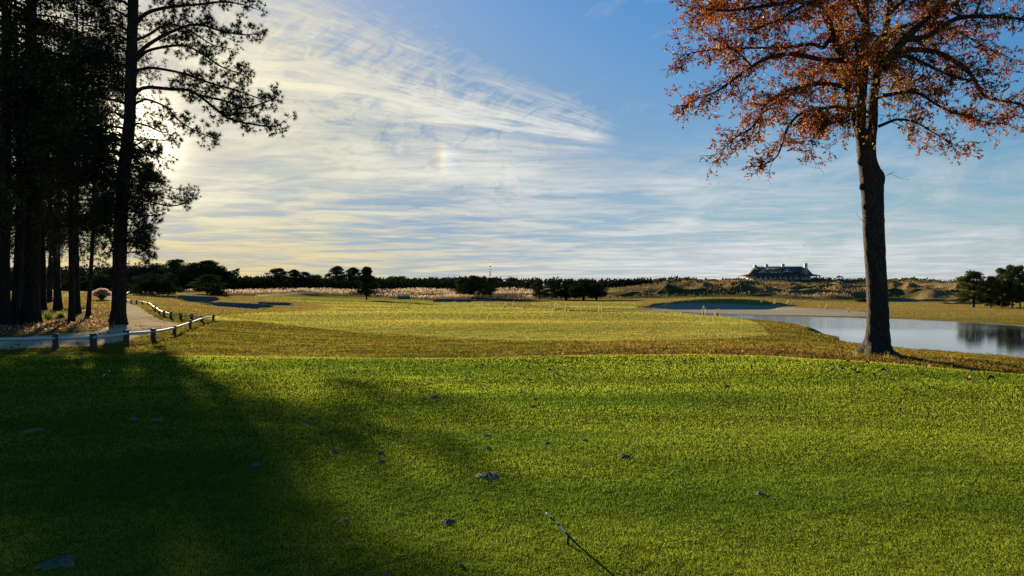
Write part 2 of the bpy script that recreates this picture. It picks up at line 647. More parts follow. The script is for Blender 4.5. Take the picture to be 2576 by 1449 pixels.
def bark_mat(name, c, scale=9.0, bdist=.03):
    m, nt, out = mat(name)
    co = mapping(nt, objco(nt), (1, 1, .22))
    v = nt.nodes.new('ShaderNodeTexVoronoi')
    v.feature = 'DISTANCE_TO_EDGE'
    v.inputs['Scale'].default_value = scale
    nd = nt.nodes.new('ShaderNodeTexNoise')
    nd.inputs['Scale'].default_value = 4
    nt.links.new(co, nd.inputs['Vector'])
    mv = nt.nodes.new('ShaderNodeVectorMath')
    mv.operation = 'MULTIPLY_ADD'
    nt.links.new(nd.outputs['Color'], mv.inputs[0])
    mv.inputs[1].default_value = (.35, .35, .35)
    nt.links.new(co, mv.inputs[2])
    nt.links.new(mv.outputs[0], v.inputs['Vector'])
    h = S(nt, v.outputs['Distance']).ss(0, .28)
    n = noise(nt, co, 30, 5, .6)
    base = nt.nodes.new('ShaderNodeRGB')
    base.outputs[0].default_value = tuple(c) + (1,)
    col = scalec(nt, base.outputs[0], (h * .6 + .5) * (n * .8 + .6))
    principled(nt, out, col, .95, h + n * .3, 1.0, bdist, .1)
    return m


M = {}
M['turf'] = ground_mat('tee_turf', 55, 1.1, 1.0, .012, 0, .18)
M['rough'] = ground_mat('rough_grass_ground', 9, .5, 1.0, .09, .35, .25)
M['fairway'] = ground_mat('fairway_turf', 7, .16, .8, .05, .15, .16)
M['sand'] = ground_mat('sand', 12, .5, .8, .04, 0, .12)
M['pathsand'] = ground_mat('path_sand', 5, .8, 1.0, .06, 0, .32, (1.6, .3, 1))
M['dune'] = ground_mat('dune_ground', 1.2, .12, 1.0, .4, .3, .3)
M['blade'] = leafmat('grass_blade', .62, .6, .08)
M['dry'] = leafmat('dry_grass', .5, .8, .1)
M['litter'] = leafmat('fallen_leaf', .3, .6, 0)
M['autumn'] = leafmat('autumn_leaf', .36, .6, .12)
M['needle'] = leafmat('pine_needle', .12, .6, .2)
M['foliage'] = leafmat('dark_foliage', .15, .7, .15)
M['farfoliage'] = leafmat('distant_foliage', .07, .9, 0)
M['bark'] = bark_mat('grey_brown_bark', (.055, .043, .032), 13, .035)
M['pinebark'] = bark_mat('pine_bark', (.035, .027, .022), 9, .04)
M['wood'] = simple('weathered_wood', (.50, .46, .39), .75, .25, 5, (3, 3, 3), .5, .01)
M['postwood'] = simple('dark_post_wood', (.06, .05, .04), .85, .3, 8)
M['black'] = simple('black_rubber', (.012, .012, .012), .5, .2, 20)
M['white'] = simple('white_paint', (.82, .82, .8), .4, .06, 20)
M['stonewall'] = simple('pale_grey_shingle_wall', (.36, .38, .38), .9, .15, 3)
M['chimney'] = simple('pale_chimney_stone', (.40, .41, .38), .9, .25, 2.5)
M['roof'] = simple('dark_roof_shingle', (.075, .06, .055), .85, .3, 1.6)
M['trim'] = simple('dark_trim', (.06, .06, .065), .7, .15, 6)
M['column'] = simple('porch_column_paint', (.42, .41, .37), .7, .1, 6)
M['canopyblue'] = simple('blue_canopy_cloth', (.10, .22, .52), .7, .1, 4)
M['metal'] = simple('grey_metal', (.35, .36, .37), .5, .1, 8, metal=.3)
M['cloth'] = simple('dark_clothing', (.05, .055, .07), .9, .2, 10)
M['skin'] = simple('skin', (.45, .28, .20), .6, .05, 10)
M['feather'] = simple('grey_feather', (.3, .3, .3), .8, .2, 10)

# window glass
m, nt, out = mat('window_glass')
principled(nt, out, (.70, .73, .74), .08, None, spec=1.0, metal=.9)
M['glass'] = m

# water
m, nt, out = mat('pond_water')
co = objco(nt)
big = noise(nt, mapping(nt, co, (.5, 1.2, 1)), 1.1, 3, .55)
fine = noise(nt, mapping(nt, co, (1.0, 3.0, 1)), 3.2, 4, .6)
sw_ = nt.nodes.new('ShaderNodeSeparateXYZ')
nt.links.new(co, sw_.inputs[0])
far_w = S(nt, sw_.outputs[1]).ss(52, 68)
wind = (noise(nt, mapping(nt, co, (.03, .09, 1)), 1.0, 2, .5).ss(.45, .62) * .5 + far_w * 1.3)
p = principled(nt, out, (.018, .022, .018), .03, big * .5 + fine * (wind * .8 + .2), .07, .06, .9)
p.inputs['IOR'].default_value = 1.5
M['water'] = m

# ------------------------------------------------------------------ sky, sun, camera
SUNX, SUNY = 322.0, 340.0
sdir = Vector((ux(SUNX), 1.0, (CY - SUNY) / F)).normalized()
s_el = math.asin(sdir.z)
s_az = math.atan2(sdir.x, sdir.y)      # from +Y toward +X

SKY_STRENGTH = 0.05
EXPOSURE = 1.9
w = bpy.data.worlds.new('World')
SC.world = w
w.use_nodes = True
nt = w.node_tree
nt.nodes.clear()
wo = nt.nodes.new('ShaderNodeOutputWorld')
bg = nt.nodes.new('ShaderNodeBackground')
bg.inputs['Strength'].default_value = SKY_STRENGTH
nt.links.new(bg.outputs[0], wo.inputs[0])
sky = nt.nodes.new('ShaderNodeTexSky')
sky.sky_type = 'NISHITA'
sky.sun_disc = False
sky.sun_elevation = s_el
sky.sun_rotation = s_az
sky.altitude = 0
sky.air_density = 1.0
sky.dust_density = 0.6
sky.ozone_density = 2.0
hs = nt.nodes.new('ShaderNodeHueSaturation')
hs.inputs['Saturation'].default_value = 1.45
hs.inputs['Value'].default_value = 1.0
nt.links.new(sky.outputs[0], hs.inputs['Color'])

tc = nt.nodes.new('ShaderNodeTexCoord')
sp = nt.nodes.new('ShaderNodeSeparateXYZ')
nt.links.new(tc.outputs['Generated'], sp.inputs[0])
dx, dy, dz = (S(nt, sp.outputs[i]) for i in range(3))
front = dy.ss(0.02, .25)
dyc = dy.max(.05)
u = dx / dyc                      # tangent-plane direction (azimuth-like)
v = dz / dyc                      # tangent-plane direction (elevation-like)
# angle to the sun
dt = dx * sdir.x + dy * sdir.y + dz * sdir.z
glow = ((dt - 1.0) * 110.0).exp()           # wide aureole
glow2 = ((dt - 1.0) * 1100.0).exp()         # bright core seen through thin cirrus
glow3 = ((dt - 1.0) * 20.0).exp()

# soft low-frequency warp so no edge is straight
wv = comb(nt, u * 3.0, v * 5.0)
w1 = (noise(nt, wv, 1.3, 5, .6) - .5)
w2 = (noise(nt, comb(nt, u * 3.0 + 7.3, v * 5.0 + 1.1), 1.6, 5, .6) - .5)


def rot(px, py, deg):
    """sky coordinates centred on the direction of photo pixel px,py: s runs down-right at deg, t across (down)"""
    a = math.radians(deg)
    du = (u - ux(px))
    dv = ((CY - py) / F - v)
    return du * math.cos(a) + dv * math.sin(a), dv * math.cos(a) - du * math.sin(a)


PX = 1.0 / F
# --- main cirrus sheet: streams from upper left down to a tip; streamlines fan out from the tip
tu = (u - ux(1780)) * -1.0 + w1 * (40 * PX)
tv = (v - (CY - 405) / F) + w2 * (34 * PX) + w1 * (26 * PX)
rad = (tu * tu + tv * tv).sqrt()
phi = tv.atan2(tu) * (180 / PI)                    # 0 level, 27 = upper edge of the sheet
phw = phi + w2 * 7.0
behind = (tu + (tv.abs() - 70 * PX) * .5).ss(190 * PX, 330 * PX)
fib = noise(nt, comb(nt, rad * 7.0 + phi * .10, phi * .42 + rad * 2.0), 1.0, 6, .60, .7)
fibf = noise(nt, comb(nt, rad * 20.0, phi * 1.6 + 3.0 + rad * 3.0), 1.0, 6, .66, .6)
s, t = rot(1300, 200, -28.0)                       # combed hooks crossing the streamlines
curl = noise(nt, comb(nt, s * 15.0 + w1 * 2.5, t * 46.0 + w2 * 3.0), 1.0, 6, .64, 1.0)
up = (phw + (curl - .5) * 22.0).ss(27.0, 19.0)
A_up = up * phw.ss(10.5, 14.5) * behind
crest = (phi - 12.2 + (fib - .5) * 12.0).abs().ss(4.0, .4) * behind
under = phw.ss(12.0, 8.0) * phw.ss(-9.0, -1.0) * behind
fib2 = noise(nt, comb(nt, rad * 3.0 + 1.7, phi * .20 + rad * 1.0), 1.0, 4, .55, .6)
A = A_up * (fib.con(4.2) * .45 + fibf.con(4.0) * .30 + curl.con(4.5) * .55 + fib2.con(3.0) * .30 - .40)
A = A + crest * (fib.con(3.6) * .60 + fibf.con(3.6) * .40 + .34)
A = A + under * (fib.con(4.5) * .40 + fib2.con(4.0) * .30 + fibf.con(3.0) * .14 - .16)
# --- curls and hooks in the veil under the sheet
s2, t2 = rot(1080, 330, 14.0)
veil_reg = (t2 + w2 * (80 * PX)).ss(-90 * PX, -25 * PX) * (t2 + w1 * (60 * PX)).ss(210 * PX, 70 * PX) * (s2 + w1 * (120 * PX)).ss(420 * PX, 150 * PX)
hv = comb(nt, u * 14.0 + w2 * 4.0, v * 22.0 + w1 * 4.0)
hook = noise(nt, hv, 1.0, 5, .60, 1.3)
ridge = 1.0 - ((hook - .5).abs() * 7.0).clamp()
B = veil_reg * (hook.con(3.2) * .42 + ridge * .24 + fibf.con(3.2) * .22 + fib2.con(3.0) * .14 - .16)
# --- streaky layers near the horizon (perspective of a flat cirrus deck)
deck = 1.0 / (v.max(0.0) + .085)
px_, py_ = u * deck, deck
st1 = noise(nt, comb(nt, px_ * .75 + w1 * .7, py_ * 1.9 + px_ * .34 + w2 * 1.2), 1.0, 5, .60, .5)
st2 = noise(nt, comb(nt, px_ * 2.0 + 4.0, py_ * 5.0 - px_ * .75 + w1 * 1.2), 1.0, 5, .62, .5)
elow = (v + w2 * .06).ss(.235, .13)
right_edge = (u * .8 + v * 2.2 + w1 * .45).ss(.95, .18)
C = elow * (st1.con(5.2) * .66 + st2.con(4.6) * .46 - .22).max(0.0) * (right_edge * .8 + .2)
haze = v.ss(.10, .0) * .36
# --- small wisps over the blue at the right
wr = noise(nt, comb(nt, u * 5.0 + v * 4.0, v * 17.0 - u * 3.6 + 3.3), 1.0, 6, .60, .9)
D = v.ss(.30, .12) * (u + w1 * .3).ss(.02, .30) * ((wr - .46) * 3.4).clamp() * .75
wt = noise(nt, comb(nt, u * 9.0 + v * 9.0, v * 22.0 - u * 16.0 + 8.0), 1.0, 5, .6, .6)
E_ = ((wt - .60) * 3.2).clamp() * u.ss(-.1, .1) * .35
hz = w1 * .16 + w2 * .12
lefthaze = (u + hz).ss(.02, -.42) * (v + hz).ss(.30, .08) * .22
dens = (1.0 - (((A.max(0.0) * 1.15 + B.max(0.0) * 1.15 + C * 1.3 + D + E_ + lefthaze) * front + haze) * -1.25).exp()).clamp()

# colour of the lit cloud: neutral white, warm and brighter toward the sun, yellow low down near the sun's azimuth
WHITE = 1.0 / (SKY_STRENGTH * 2 ** EXPOSURE)
warm_low = v.ss(.15, .02) * (u - ux(150)).ss(.95, .1)
cc = mixc(nt, (glow3 * 1.1 + (u - .15).ss(.25, -.45) * .35).clamp(), (.95, .97, .98), (1.0, .93, .68))
cc = mixc(nt, (warm_low * .9).clamp(), cc, (1.0, .74, .22))
lum = (glow3 * .12 + .63 + dens * dens * .30 + glow * .14) * WHITE
cloud = scalec(nt, cc, lum)
# clear sky, its aureole softened by the thin cloud
sx = nt.nodes.new('ShaderNodeSeparateXYZ')
nt.links.new(hs.outputs[0], sx.inputs[0])
ly = S(nt, sx.outputs[1]) * (SKY_STRENGTH * 2 ** EXPOSURE)
clear = scalec(nt, hs.outputs[0], 1.10 / (1.0 + ly * 1.3))
tint = nt.nodes.new('ShaderNodeVectorMath')
tint.operation = 'MULTIPLY'
nt.links.new(clear, tint.inputs[0])
tint.inputs[1].default_value = (1.0, 1.02, 1.14)
clear = tint.outputs[0]
clear = mixc(nt, v.ss(.46, .10) * (u + w1 * .2).ss(.45, -.15) * .9 * (1.0 - glow * .7), clear, (.19 * WHITE, .32 * WHITE, .49 * WHITE))
clear = mixc(nt, v.ss(.26, .02) * .6, clear, (.35 * WHITE, .54 * WHITE, .74 * WHITE))
skyc = mixc(nt, dens, clear, cloud)
# sundog 22 degrees right of the sun
su, sv = (u - ux(1117)) * F, (v - (CY - 398) / F) * F
g_v = ((sv / 34.0) * (sv / 34.0) * -1.0).exp() * front


def gb(c, wd):
    q = (su - c) / wd
    return (q * q * -1.0).exp() * g_v


dogc = comb(nt, gb(-5.0, 13.0) * 1.0 + gb(14, 18.0) * .4, gb(-1.0, 11.0) * .75 + gb(14, 18.0) * .45, gb(14, 17.0) * .62)
ad = nt.nodes.new('ShaderNodeVectorMath')
ad.operation = 'ADD'
nt.links.new(skyc, ad.inputs[0])
nt.links.new(scalec(nt, dogc, WHITE * .26), ad.inputs[1])
# bright core of light through the thin cloud right round the sun
ad2 = nt.nodes.new('ShaderNodeVectorMath')
ad2.operation = 'ADD'
nt.links.new(ad.outputs[0], ad2.inputs[0])
nt.links.new(comb(nt, glow2 * (3.0 * WHITE), glow2 * (2.6 * WHITE), glow2 * (1.8 * WHITE)), ad2.inputs[1])
nt.links.new(ad2.outputs[0], bg.inputs['Color'])

sun = bpy.data.lights.new('sun_light', 'SUN')
sun.energy = 5.0
sun.angle = math.radians(.55)
sun.color = (1.0, .86, .60)
so = bpy.data.objects.new('sun_light', sun)
COL.objects.link(so)
so.rotation_euler = sdir.to_track_quat('Z', 'Y').to_euler()

cam = bpy.data.cameras.new('camera')
cam.lens = F / 2576 * 36
cam.sensor_width = 36
cam.clip_end = 6000
cam.clip_start = .05
co_ = bpy.data.objects.new('camera', cam)
COL.objects.link(co_)
co_.location = (0, 0, EYE)
co_.rotation_euler = (PI / 2 + math.atan((CY - 724.5) / F), 0, 0)
SC.camera = co_
SC.view_settings.view_transform = 'Standard'
SC.view_settings.look = 'None'
SC.view_settings.exposure = EXPOSURE
SC.view_settings.gamma = 1
SC.cycles.max_bounces = 5
SC.cycles.diffuse_bounces = 2
SC.cycles.transmission_bounces = 3
SC.cycles.sample_clamp_indirect = 4
SC.cycles.use_denoising = True

# ------------------------------------------------------------------ ground sheets
ys = [-4.0]
while ys[-1] < 2500:
    y = ys[-1]
    ys.append(y + (.14 if y < 20 else .26 if y < 45 else .42 if y < 150 else .8 if y < 300 else 1.4 if y < 480 else 8 if y < 800 else .06 * y))
ys = np.array(ys)
uu = np.concatenate([np.linspace(-1.6, -.72, 60)[:-1], np.linspace(-.72, .72, 860), np.linspace(.72, 1.6, 60)[1:]])
GX, GY = np.meshgrid(uu, ys)
GX = GX * (GY + 4.6)
gx, gy = GX.ravel(), GY.ravel()
gz = Z(gx, gy)
gX, gY = proj(gx, gy, gz)
# irregular edges
nX = gX + 10 * fbm(gx / 1.3, gy / 1.3, 3, 2) * np.clip(30 / np.maximum(gy, 10), .2, 1.5)
nY = gY + 2.2 * fbm(gx / 2.0, gy / 4.0, 5, 2) * np.clip(40 / np.maximum(gy, 10), .3, 1.3)

PATHP = [(-400, 886), (-30, 879), (140, 872), (240, 869), (320, 855), (390, 841), (446, 822), (446, 813), (402, 803), (378, 789), (352, 772), (330, 764), (306, 757), (283, 742),
         (281, 726), (268, 727), (266, 745), (285, 772), (296, 790), (298, 816), (240, 832), (150, 843), (60, 849), (-30, 851), (-400, 855)]
PATH2 = [(150, 745), (196, 724), (226, 724), (202, 739), (170, 748)]
PATH3 = [(640, 741), (690, 737), (830, 733), (826, 736), (720, 742), (650, 745)]
FAIR = [(500, 800), (560, 793), (640, 787), (760, 782), (840, 775), (800, 766), (700, 757), (640, 750), (640, 741), (760, 741), (900, 748), (1080, 755), (1210, 760), (1290, 771), (1430, 778.5), (1700, 785.5),
        (1800, 793), (1880, 804), (1905, 812), (1925, 828), (1930, 842), (1850, 851), (1700, 855), (1500, 858), (1300, 857), (1150, 851), (1040, 843), (900, 836), (760, 822), (640, 808), (540, 806)]
FAIR2 = [(1330, 768), (1340, 757), (1420, 756), (1560, 757), (1620, 762), (1600, 776), (1500, 777), (1400, 772)]
tee_m = gy < edge_d(gx, gy) + .25 * vn(gx / .9, gy / .9, 2)
pond_d = np.full(gx.shape, 1e3)
okp = (gy > 22) & (gy < 140) & (gx > 0)
pond_d[okp] = sdist(gx[okp], gy[okp], POND)
path_m = (gy > 15) & (gy < 400) & (inpoly(nX, nY, PATHP) | inpoly(gX, gY, PATH2) | inpoly(gX, gY, PATH3))
fair_m = inpoly(nX, nY, FAIR) | inpoly(nX, nY, FAIR2)
fair_m &= (gy > 24) & (gy < 300)
holl = np.zeros(gx.shape, bool)
for xc, hw, y0, H, up_, r, fr, bk in HOLLOW:
    holl |= (np.abs(nX - xc) + .30 * hw * vn(gx * .16, gy * .22, 5) < hw * .8) & (gy > y0 - min(r, 13) * .75) & (gy < y0 + (fr * .8 if up_ else 5.0))
beach = (pond_d < 7 + 3 * vn(gx / 6, gy / 6, 4)) & (gX < 2180) & (gy > 88)
beach |= (inpoly(nX, nY, [(1640, 783), (1700, 777), (1950, 770), (2020, 775), (2110, 777), (2170, 785), (2190, 797), (1900, 796), (1760, 790)])) & (gy > 95) & (gy < 160)
shore = (pond_d < 1.3 + .5 * vn(gx / 2, gy / 2, 4)) | ((pond_d < 2.4) & (gX > 2080) & (gX < 2330) & (gy < 60))
dune_m = (gy > 185) & (gX > 1480)
dune_m |= (gy > 185) & (gy < 320) & (gX > 560)
lawns = inpoly(nX, nY, [(2105, 762), (2130, 750), (2215, 749), (2210, 760)]) | inpoly(nX, nY, [(2160, 752), (2190, 745), (2270, 748), (2262, 756)]) | \
    inpoly(nX, nY, [(2040, 772), (2120, 765), (2230, 775), (2200, 781)]) | inpoly(nX, nY, [(1640, 742), (1760, 733), (1790, 735), (1680, 748)])
zone = np.zeros(gx.shape, int)                     # 0 rough
zone[dune_m] = 1
zone[fair_m] = 2
zone[beach & ~fair_m] = 3
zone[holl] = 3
zone[shore & (zone != 2)] = 4
zone[path_m] = 5
zone[tee_m] = 6
c = np.empty((len(gx), 3))
near = 1 - sstep(45, 110, gy)
nz = np.clip(.5 + .5 * fbm(gx / 9, gy / 7, 6, 3), 0, 1)[:, None]
mixv = lambda a, b, t: np.array(a) * (1 - t) + np.array(b) * t
c[:] = mixv((.075, .058, .012), (.045, .045, .007), nz)
farc = mixv((.18, .12, .042), (.13, .105, .028), nz)
c = c * near[:, None] + farc * (1 - near)[:, None]
# grove floor is brown with needles
gf = ((gX < 330) & (gy > 23) & (gy < 75))[:, None]
c = np.where(gf, mixv((.17, .105, .058), (.10, .085, .03), nz), c)
nz2 = np.clip(.5 + .9 * fbm(gx / 22, gy / 18, 2, 3), 0, 1)[:, None]
c = np.where((zone == 1)[:, None], mixv((.13, .09, .042), (.045, .045, .016), nz2), c)  # broad tan and dark patches; the dark ones paint in dune shadow
c = np.where((lawns & (zone == 1))[:, None], np.array((.05, .075, .02)), c)
stripe = np.clip(.5 + .5 * np.sin(gy / 4.6 + gx * .05 + vn(gx / 30, gy / 30, 3)), 0, 1)[:, None]
c = np.where((zone == 2)[:, None], mixv((.12, .11, .022), (.165, .145, .03), .5 * nz + .5 * stripe), c)
c = np.where((zone == 3)[:, None], mixv((.24, .20, .145), (.29, .245, .18), nz), c)
c = np.where((holl & (zone == 3))[:, None], np.where((gX > 1500) & (gy < 150), 1.0, 0.0)[:, None] * np.array((.13, .115, .085)) + np.array((.13, .11, .085)), c)  # bunker sand darkened, shade painted into its colour; right bunker less so
c = np.where((zone == 4)[:, None], mixv((.12, .10, .075), (.16, .13, .09), nz), c)
c = np.where((zone == 5)[:, None], mixv((.36, .27, .155), (.46, .36, .22), nz), c)
c = np.where((zone == 6)[:, None], mixv((.028, .042, .004), (.04, .052, .006), nz), c)
nr, nc = GX.shape
ii = (np.arange(nr - 1)[:, None] * nc + np.arange(nc - 1)[None, :]).ravel()
QQ = np.stack([ii, ii + 1, ii + nc + 1, ii + nc], 1)
fz = zone[ii]
GV = np.stack([gx, gy, gz], 1)
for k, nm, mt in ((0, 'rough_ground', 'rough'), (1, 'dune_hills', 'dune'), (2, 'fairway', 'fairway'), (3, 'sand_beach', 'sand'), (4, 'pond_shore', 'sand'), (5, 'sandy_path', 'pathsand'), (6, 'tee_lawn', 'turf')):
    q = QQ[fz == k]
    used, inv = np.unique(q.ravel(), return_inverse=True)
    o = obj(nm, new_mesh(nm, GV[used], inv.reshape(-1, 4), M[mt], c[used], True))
    tag(o, kind='structure')
# water sheet
mb = MB()
px0, py0 = 8.0, 26.0
mb.add([(8, 27, WATER), (120, 27, WATER), (120, 112, WATER), (8, 112, WATER)], Q=[(0, 1, 2, 3)])
tag(mb.obj('pond_water', M['water']), kind='structure')

rng = np.random.default_rng(31)

# ------------------------------------------------------------------ turf blades on the tee
def scatter(n, d0, d1, um, p=2.0):
    """random ground points, thinner with distance (even density as distance grows)"""
    a, b = d0 ** (1 - p), d1 ** (1 - p)
    d = (a + rng.random(n) * (b - a)) ** (1 / (1 - p))
    x = rng.uniform(-um, um, n) * d
    return x, d


def jit(base, n, s=.25, hue=.12):
    k = rng.uniform(1 - s, 1 + s, (n, 1))
    h = rng.normal(0, hue, (n, 3))
    return np.clip(np.array(base) * k * (1 + h), .002, .9)


def blades(x, y, h, wd, lean=.5):
    n = len(x)
    z = Z(x, y)
    a = rng.uniform(0, 2 * PI, n)
    s = np.stack([np.cos(a), np.sin(a), 0 * a], 1) * (wd / 2)[:, None]
    b = np.stack([x, y, z - .003], 1)
    l = rng.normal(0, lean, (n, 2)) * h[:, None]
    t = b + np.stack([l[:, 0], l[:, 1], h], 1)
    V = np.stack([b - s, b + s, t], 1).reshape(-1, 3)
    return V, np.arange(3 * n).reshape(-1, 3)


n = 900000
x, y = scatter(n, 2.9, 21.0, .80, 1.75)
keep = y < edge_d(x, y) + .25 * vn(x / .9, y / .9, 2)
x, y = x[keep], y[keep]
n = len(x)
px = y / 711.0
pt_ = .5 + .45 * fbm(x / 3.2, y / 1.1, 1, 3) + .25 * sstep(9, 19, y)  # last term paints grazing sunlight: blade colour brightens toward the far edge
cl = vn(x / .09, y / .09, 5)
h = np.clip(.009 + px * .85, .012, .030) * rng.uniform(.6, 1.25, n) * (1 + .35 * cl)
wd = np.clip(px * .55, .003, .016) * rng.uniform(.7, 1.3, n)
V, T = blades(x, y, h, wd, .8)
cb = mixv((.08, .14, .014), (.265, .31, .028), np.clip(pt_ + .15 * rng.normal(size=n), 0, 1)[:, None]) * rng.uniform(.65, 1.35, (n, 1))
tag(obj('tee_grass', new_mesh('tee_grass', V, T, M['blade'], np.repeat(cb, 3, 0))), 'short bright green turf blades covering the tee', 'grass', kind='stuff')

# ------------------------------------------------------------------ longer rough grass between the tee and the fairway
n = 230000
x, y = scatter(n, 15.0, 62.0, .80, 1.6)
zX, zY = proj(x, y, Z(x, y))
keep = (y > edge_d(x, y) - .12 + .5 * vn(x / .5, y / .5, 10)) & ~inpoly(zX, zY, FAIR) & ~inpoly(zX, zY, PATHP)
sd = sdist(x, y, POND)
keep &= sd > 1.6 + vn(x / 2, y / 2, 3)
keep &= ~((zX < 340) & (y > 24) & (rng.random(n) < .6))
x, y, zX = x[keep], y[keep], zX[keep]
n = len(x)
px = y / 711.0
g = np.clip(.5 + .5 * fbm(x / 2.2, y / 2.2, 6, 3) + .35 * sstep(1000, 1900, zX), 0, 1.2)
h = np.clip(.035 + px * .8, .04, .11) * rng.uniform(.4, 1.5, n) * (.5 + .5 * g) * (1 + .6 * vn(x / .35, y / .35, 9))
wd = np.clip(px * .55, .006, .04) * rng.uniform(.7, 1.3, n)
V, T = blades(x, y, h, wd, .9)
cb = mixv((.12, .12, .012), (.21, .15, .028), np.clip(g + .25 * rng.normal(size=n), 0, 1)[:, None]) * rng.uniform(.6, 1.3, (n, 1))
V = V
tag(obj('rough_grass', new_mesh('rough_grass', V, T, M['dry'], np.repeat(cb, 3, 0))), 'olive brown rough grass between tee and fairway', 'grass', kind='stuff')

# short mown blades on the fairway
n = 330000
x, y = scatter(n, 26.0, 190.0, .62, 1.7)
zX, zY = proj(x, y, Z(x, y))
keep = inpoly(zX, zY, FAIR) | inpoly(zX, zY, FAIR2)
x, y = x[keep], y[keep]
n = len(x)
px = y / 711.0
g = np.clip(.5 + .45 * fbm(x / 9, y / 6, 3, 3), 0, 1)
h = np.clip(px * .55, .015, .09) * rng.uniform(.5, 1.3, n)
V, T = blades(x, y, h, np.clip(px * .8, .01, .14), .8)
cb = mixv((.17, .155, .028), (.28, .24, .05), np.clip(g + .2 * rng.normal(size=n), 0, 1)[:, None]) * rng.uniform(.7, 1.3, (n, 1))
tag(obj('fairway_grass', new_mesh('fairway_grass', V, T, M['blade'], np.repeat(cb, 3, 0))), 'short yellow green mown grass of the fairway', 'grass', kind='stuff')

# sparse longer blades over the far rough and the bank of the pond
n = 160000
x, y = scatter(n, 60.0, 230.0, .78, 1.5)
zX, zY = proj(x, y, Z(x, y))
keep = ~inpoly(zX, zY, FAIR) & ~inpoly(zX, zY, FAIR2) & ~inpoly(zX, zY, PATHP) & (sdist(x, y, POND) > 1.5)
keep &= ~(((sdist(x, y, POND) < 12) | inpoly(zX, zY, [(1640, 783), (1700, 777), (1950, 770), (2020, 775), (2110, 777), (2170, 785), (2190, 797), (1900, 796), (1760, 790)])) & (zX < 2190))
for xc, hw, y0, H, up_, r_, fr, bk in HOLLOW:
    r_ = min(r_, 13)
    keep &= ~((np.abs(zX - xc) < hw * .95) & (y > y0 - r_ * .8) & (y < y0 + fr))
x, y = x[keep], y[keep]
n = len(x)
g = .5 + .5 * fbm(x / 7, y / 9, 6, 3)
h = rng.uniform(.05, .16, n) * (.6 + .8 * g)
V, T = blades(x, y, h, np.full(n, .06) * y / 90, .9)
cb = mixv((.13, .11, .015), (.22, .15, .04), np.clip(g + .2 * rng.normal(size=n), 0, 1)[:, None]) * rng.uniform(.6, 1.3, (n, 1))
tag(obj('far_rough_grass', new_mesh('far_rough_grass', V, T, M['dry'], np.repeat(cb, 3, 0))), 'tan rough grass beyond the fairway and round the pond', 'grass', kind='stuff')

# ------------------------------------------------------------------ leaf litter
rng = np.random.default_rng(33)
n = 30000
x, y = scatter(n, 14.5, 40.0, .78, 1.3)
zX, zY = proj(x, y, Z(x, y))
off = y - edge_d(x, y)
dtree = np.hypot(x - 8.95, y - 17.8)
prob = np.clip(.10 + .9 * np.exp(-(np.maximum(off, 0) / 9) ** 2), 0, 1) * sstep(800, 1700, zX) * .8 + 1.2 * np.exp(-(dtree / 3.2) ** 2)
prob = np.where(off < 0, 0.0, prob)
prob *= .2 + 1.3 * np.clip(.5 + fbm(x / 1.5, y / 1.5, 7, 2), 0, 1)
prob = np.where((zX < 800) & (off > 0), .05, prob)
prob *= (sdist(x, y, POND) > .5)
keep = rng.random(n) < prob
x, y = x[keep], y[keep]
P = np.stack([x, y, Z(x, y) + .03 + .03 * rng.random(len(x))], 1)
V, Q = leaves(P, rng.uniform(.06, .13, len(x)), rng.uniform(.035, .07, len(x)), np.array([0, 0, .25]), 1.0, .5)
cb = np.where(rng.random((len(x), 1)) < .10, jit((.34, .21, .08), len(x)), jit((.12, .045, .018), len(x), .5))
tag(obj('leaf_litter', new_mesh('leaf_litter', V, [Q], M['litter'], np.repeat(cb, 4, 0))), 'brown fallen leaves strewn over the rough by the autumn tree', 'leaves', kind='stuff')
n = 42000
x, y = scatter(n, 22.0, 75.0, .80, 1.3)
zX, zY = proj(x, y, Z(x, y))
keep = (zX < 318) & (~inpoly(zX, zY, PATHP) | (rng.random(n) < .04)) & (rng.random(n) < sstep(-.6, .3, fbm(x / 3, y / 4, 9, 2))) & (zY < 846)
x, y = x[keep], y[keep]
P = np.stack([x, y, Z(x, y) + .02 + .04 * rng.random(len(x))], 1)
V, Q = leaves(P, rng.uniform(.10, .22, len(x)), rng.uniform(.05, .11, len(x)), np.array([0, 0, .2]), 1.0, .4)
cb = np.where(rng.random((len(x), 1)) < .3, jit((.36, .24, .15), len(x)), jit((.17, .09, .05), len(x), .4))
tag(obj('grove_leaf_litter', new_mesh('grove_leaf_litter', V, [Q], M['litter'], np.repeat(cb, 4, 0))), 'pale brown leaf litter under the dark pine grove', 'leaves', kind='stuff')

# ------------------------------------------------------------------ plumed dune grass
n = 170000
x, y = scatter(n, 188, 425, .80, 1.2)
zX, zY = proj(x, y, Z(x, y))
f = fbm(x / 16, y / 14, 2, 3)
right = (zX > 1500) & (y > 205) & (f > -.25) & (zY < 775)
right &= ~(inpoly(zX, zY, [(2105, 762), (2130, 750), (2215, 749), (2210, 760)]) | inpoly(zX, zY, [(2160, 752), (2190, 745), (2270, 748), (2262, 756)]) |
           inpoly(zX, zY, [(2040, 772), (2120, 765), (2230, 775), (2200, 781)]) | inpoly(zX, zY, [(1640, 742), (1760, 733), (1790, 735), (1680, 748)]))
right &= ~((y > 398) & (zX > 1840) & (zX < 2180))
left = (zX > 600 + 160 * vn(y / 9, y * 0, 2)) & (zX < 1345) & (y > 192 + 10 * vn(x / 12, x * 0, 3)) & (y < 300) & (f > -.22) & ~inpoly(zX, zY, [(640, 760), (640, 741), (760, 741), (900, 748), (1080, 755), (1210, 760), (1210, 780)])
midd = (zX > 1180) & (zX < 1520) & (y > 205) & (y < 300) & (f > 0)
holl_ = np.zeros(n, bool)
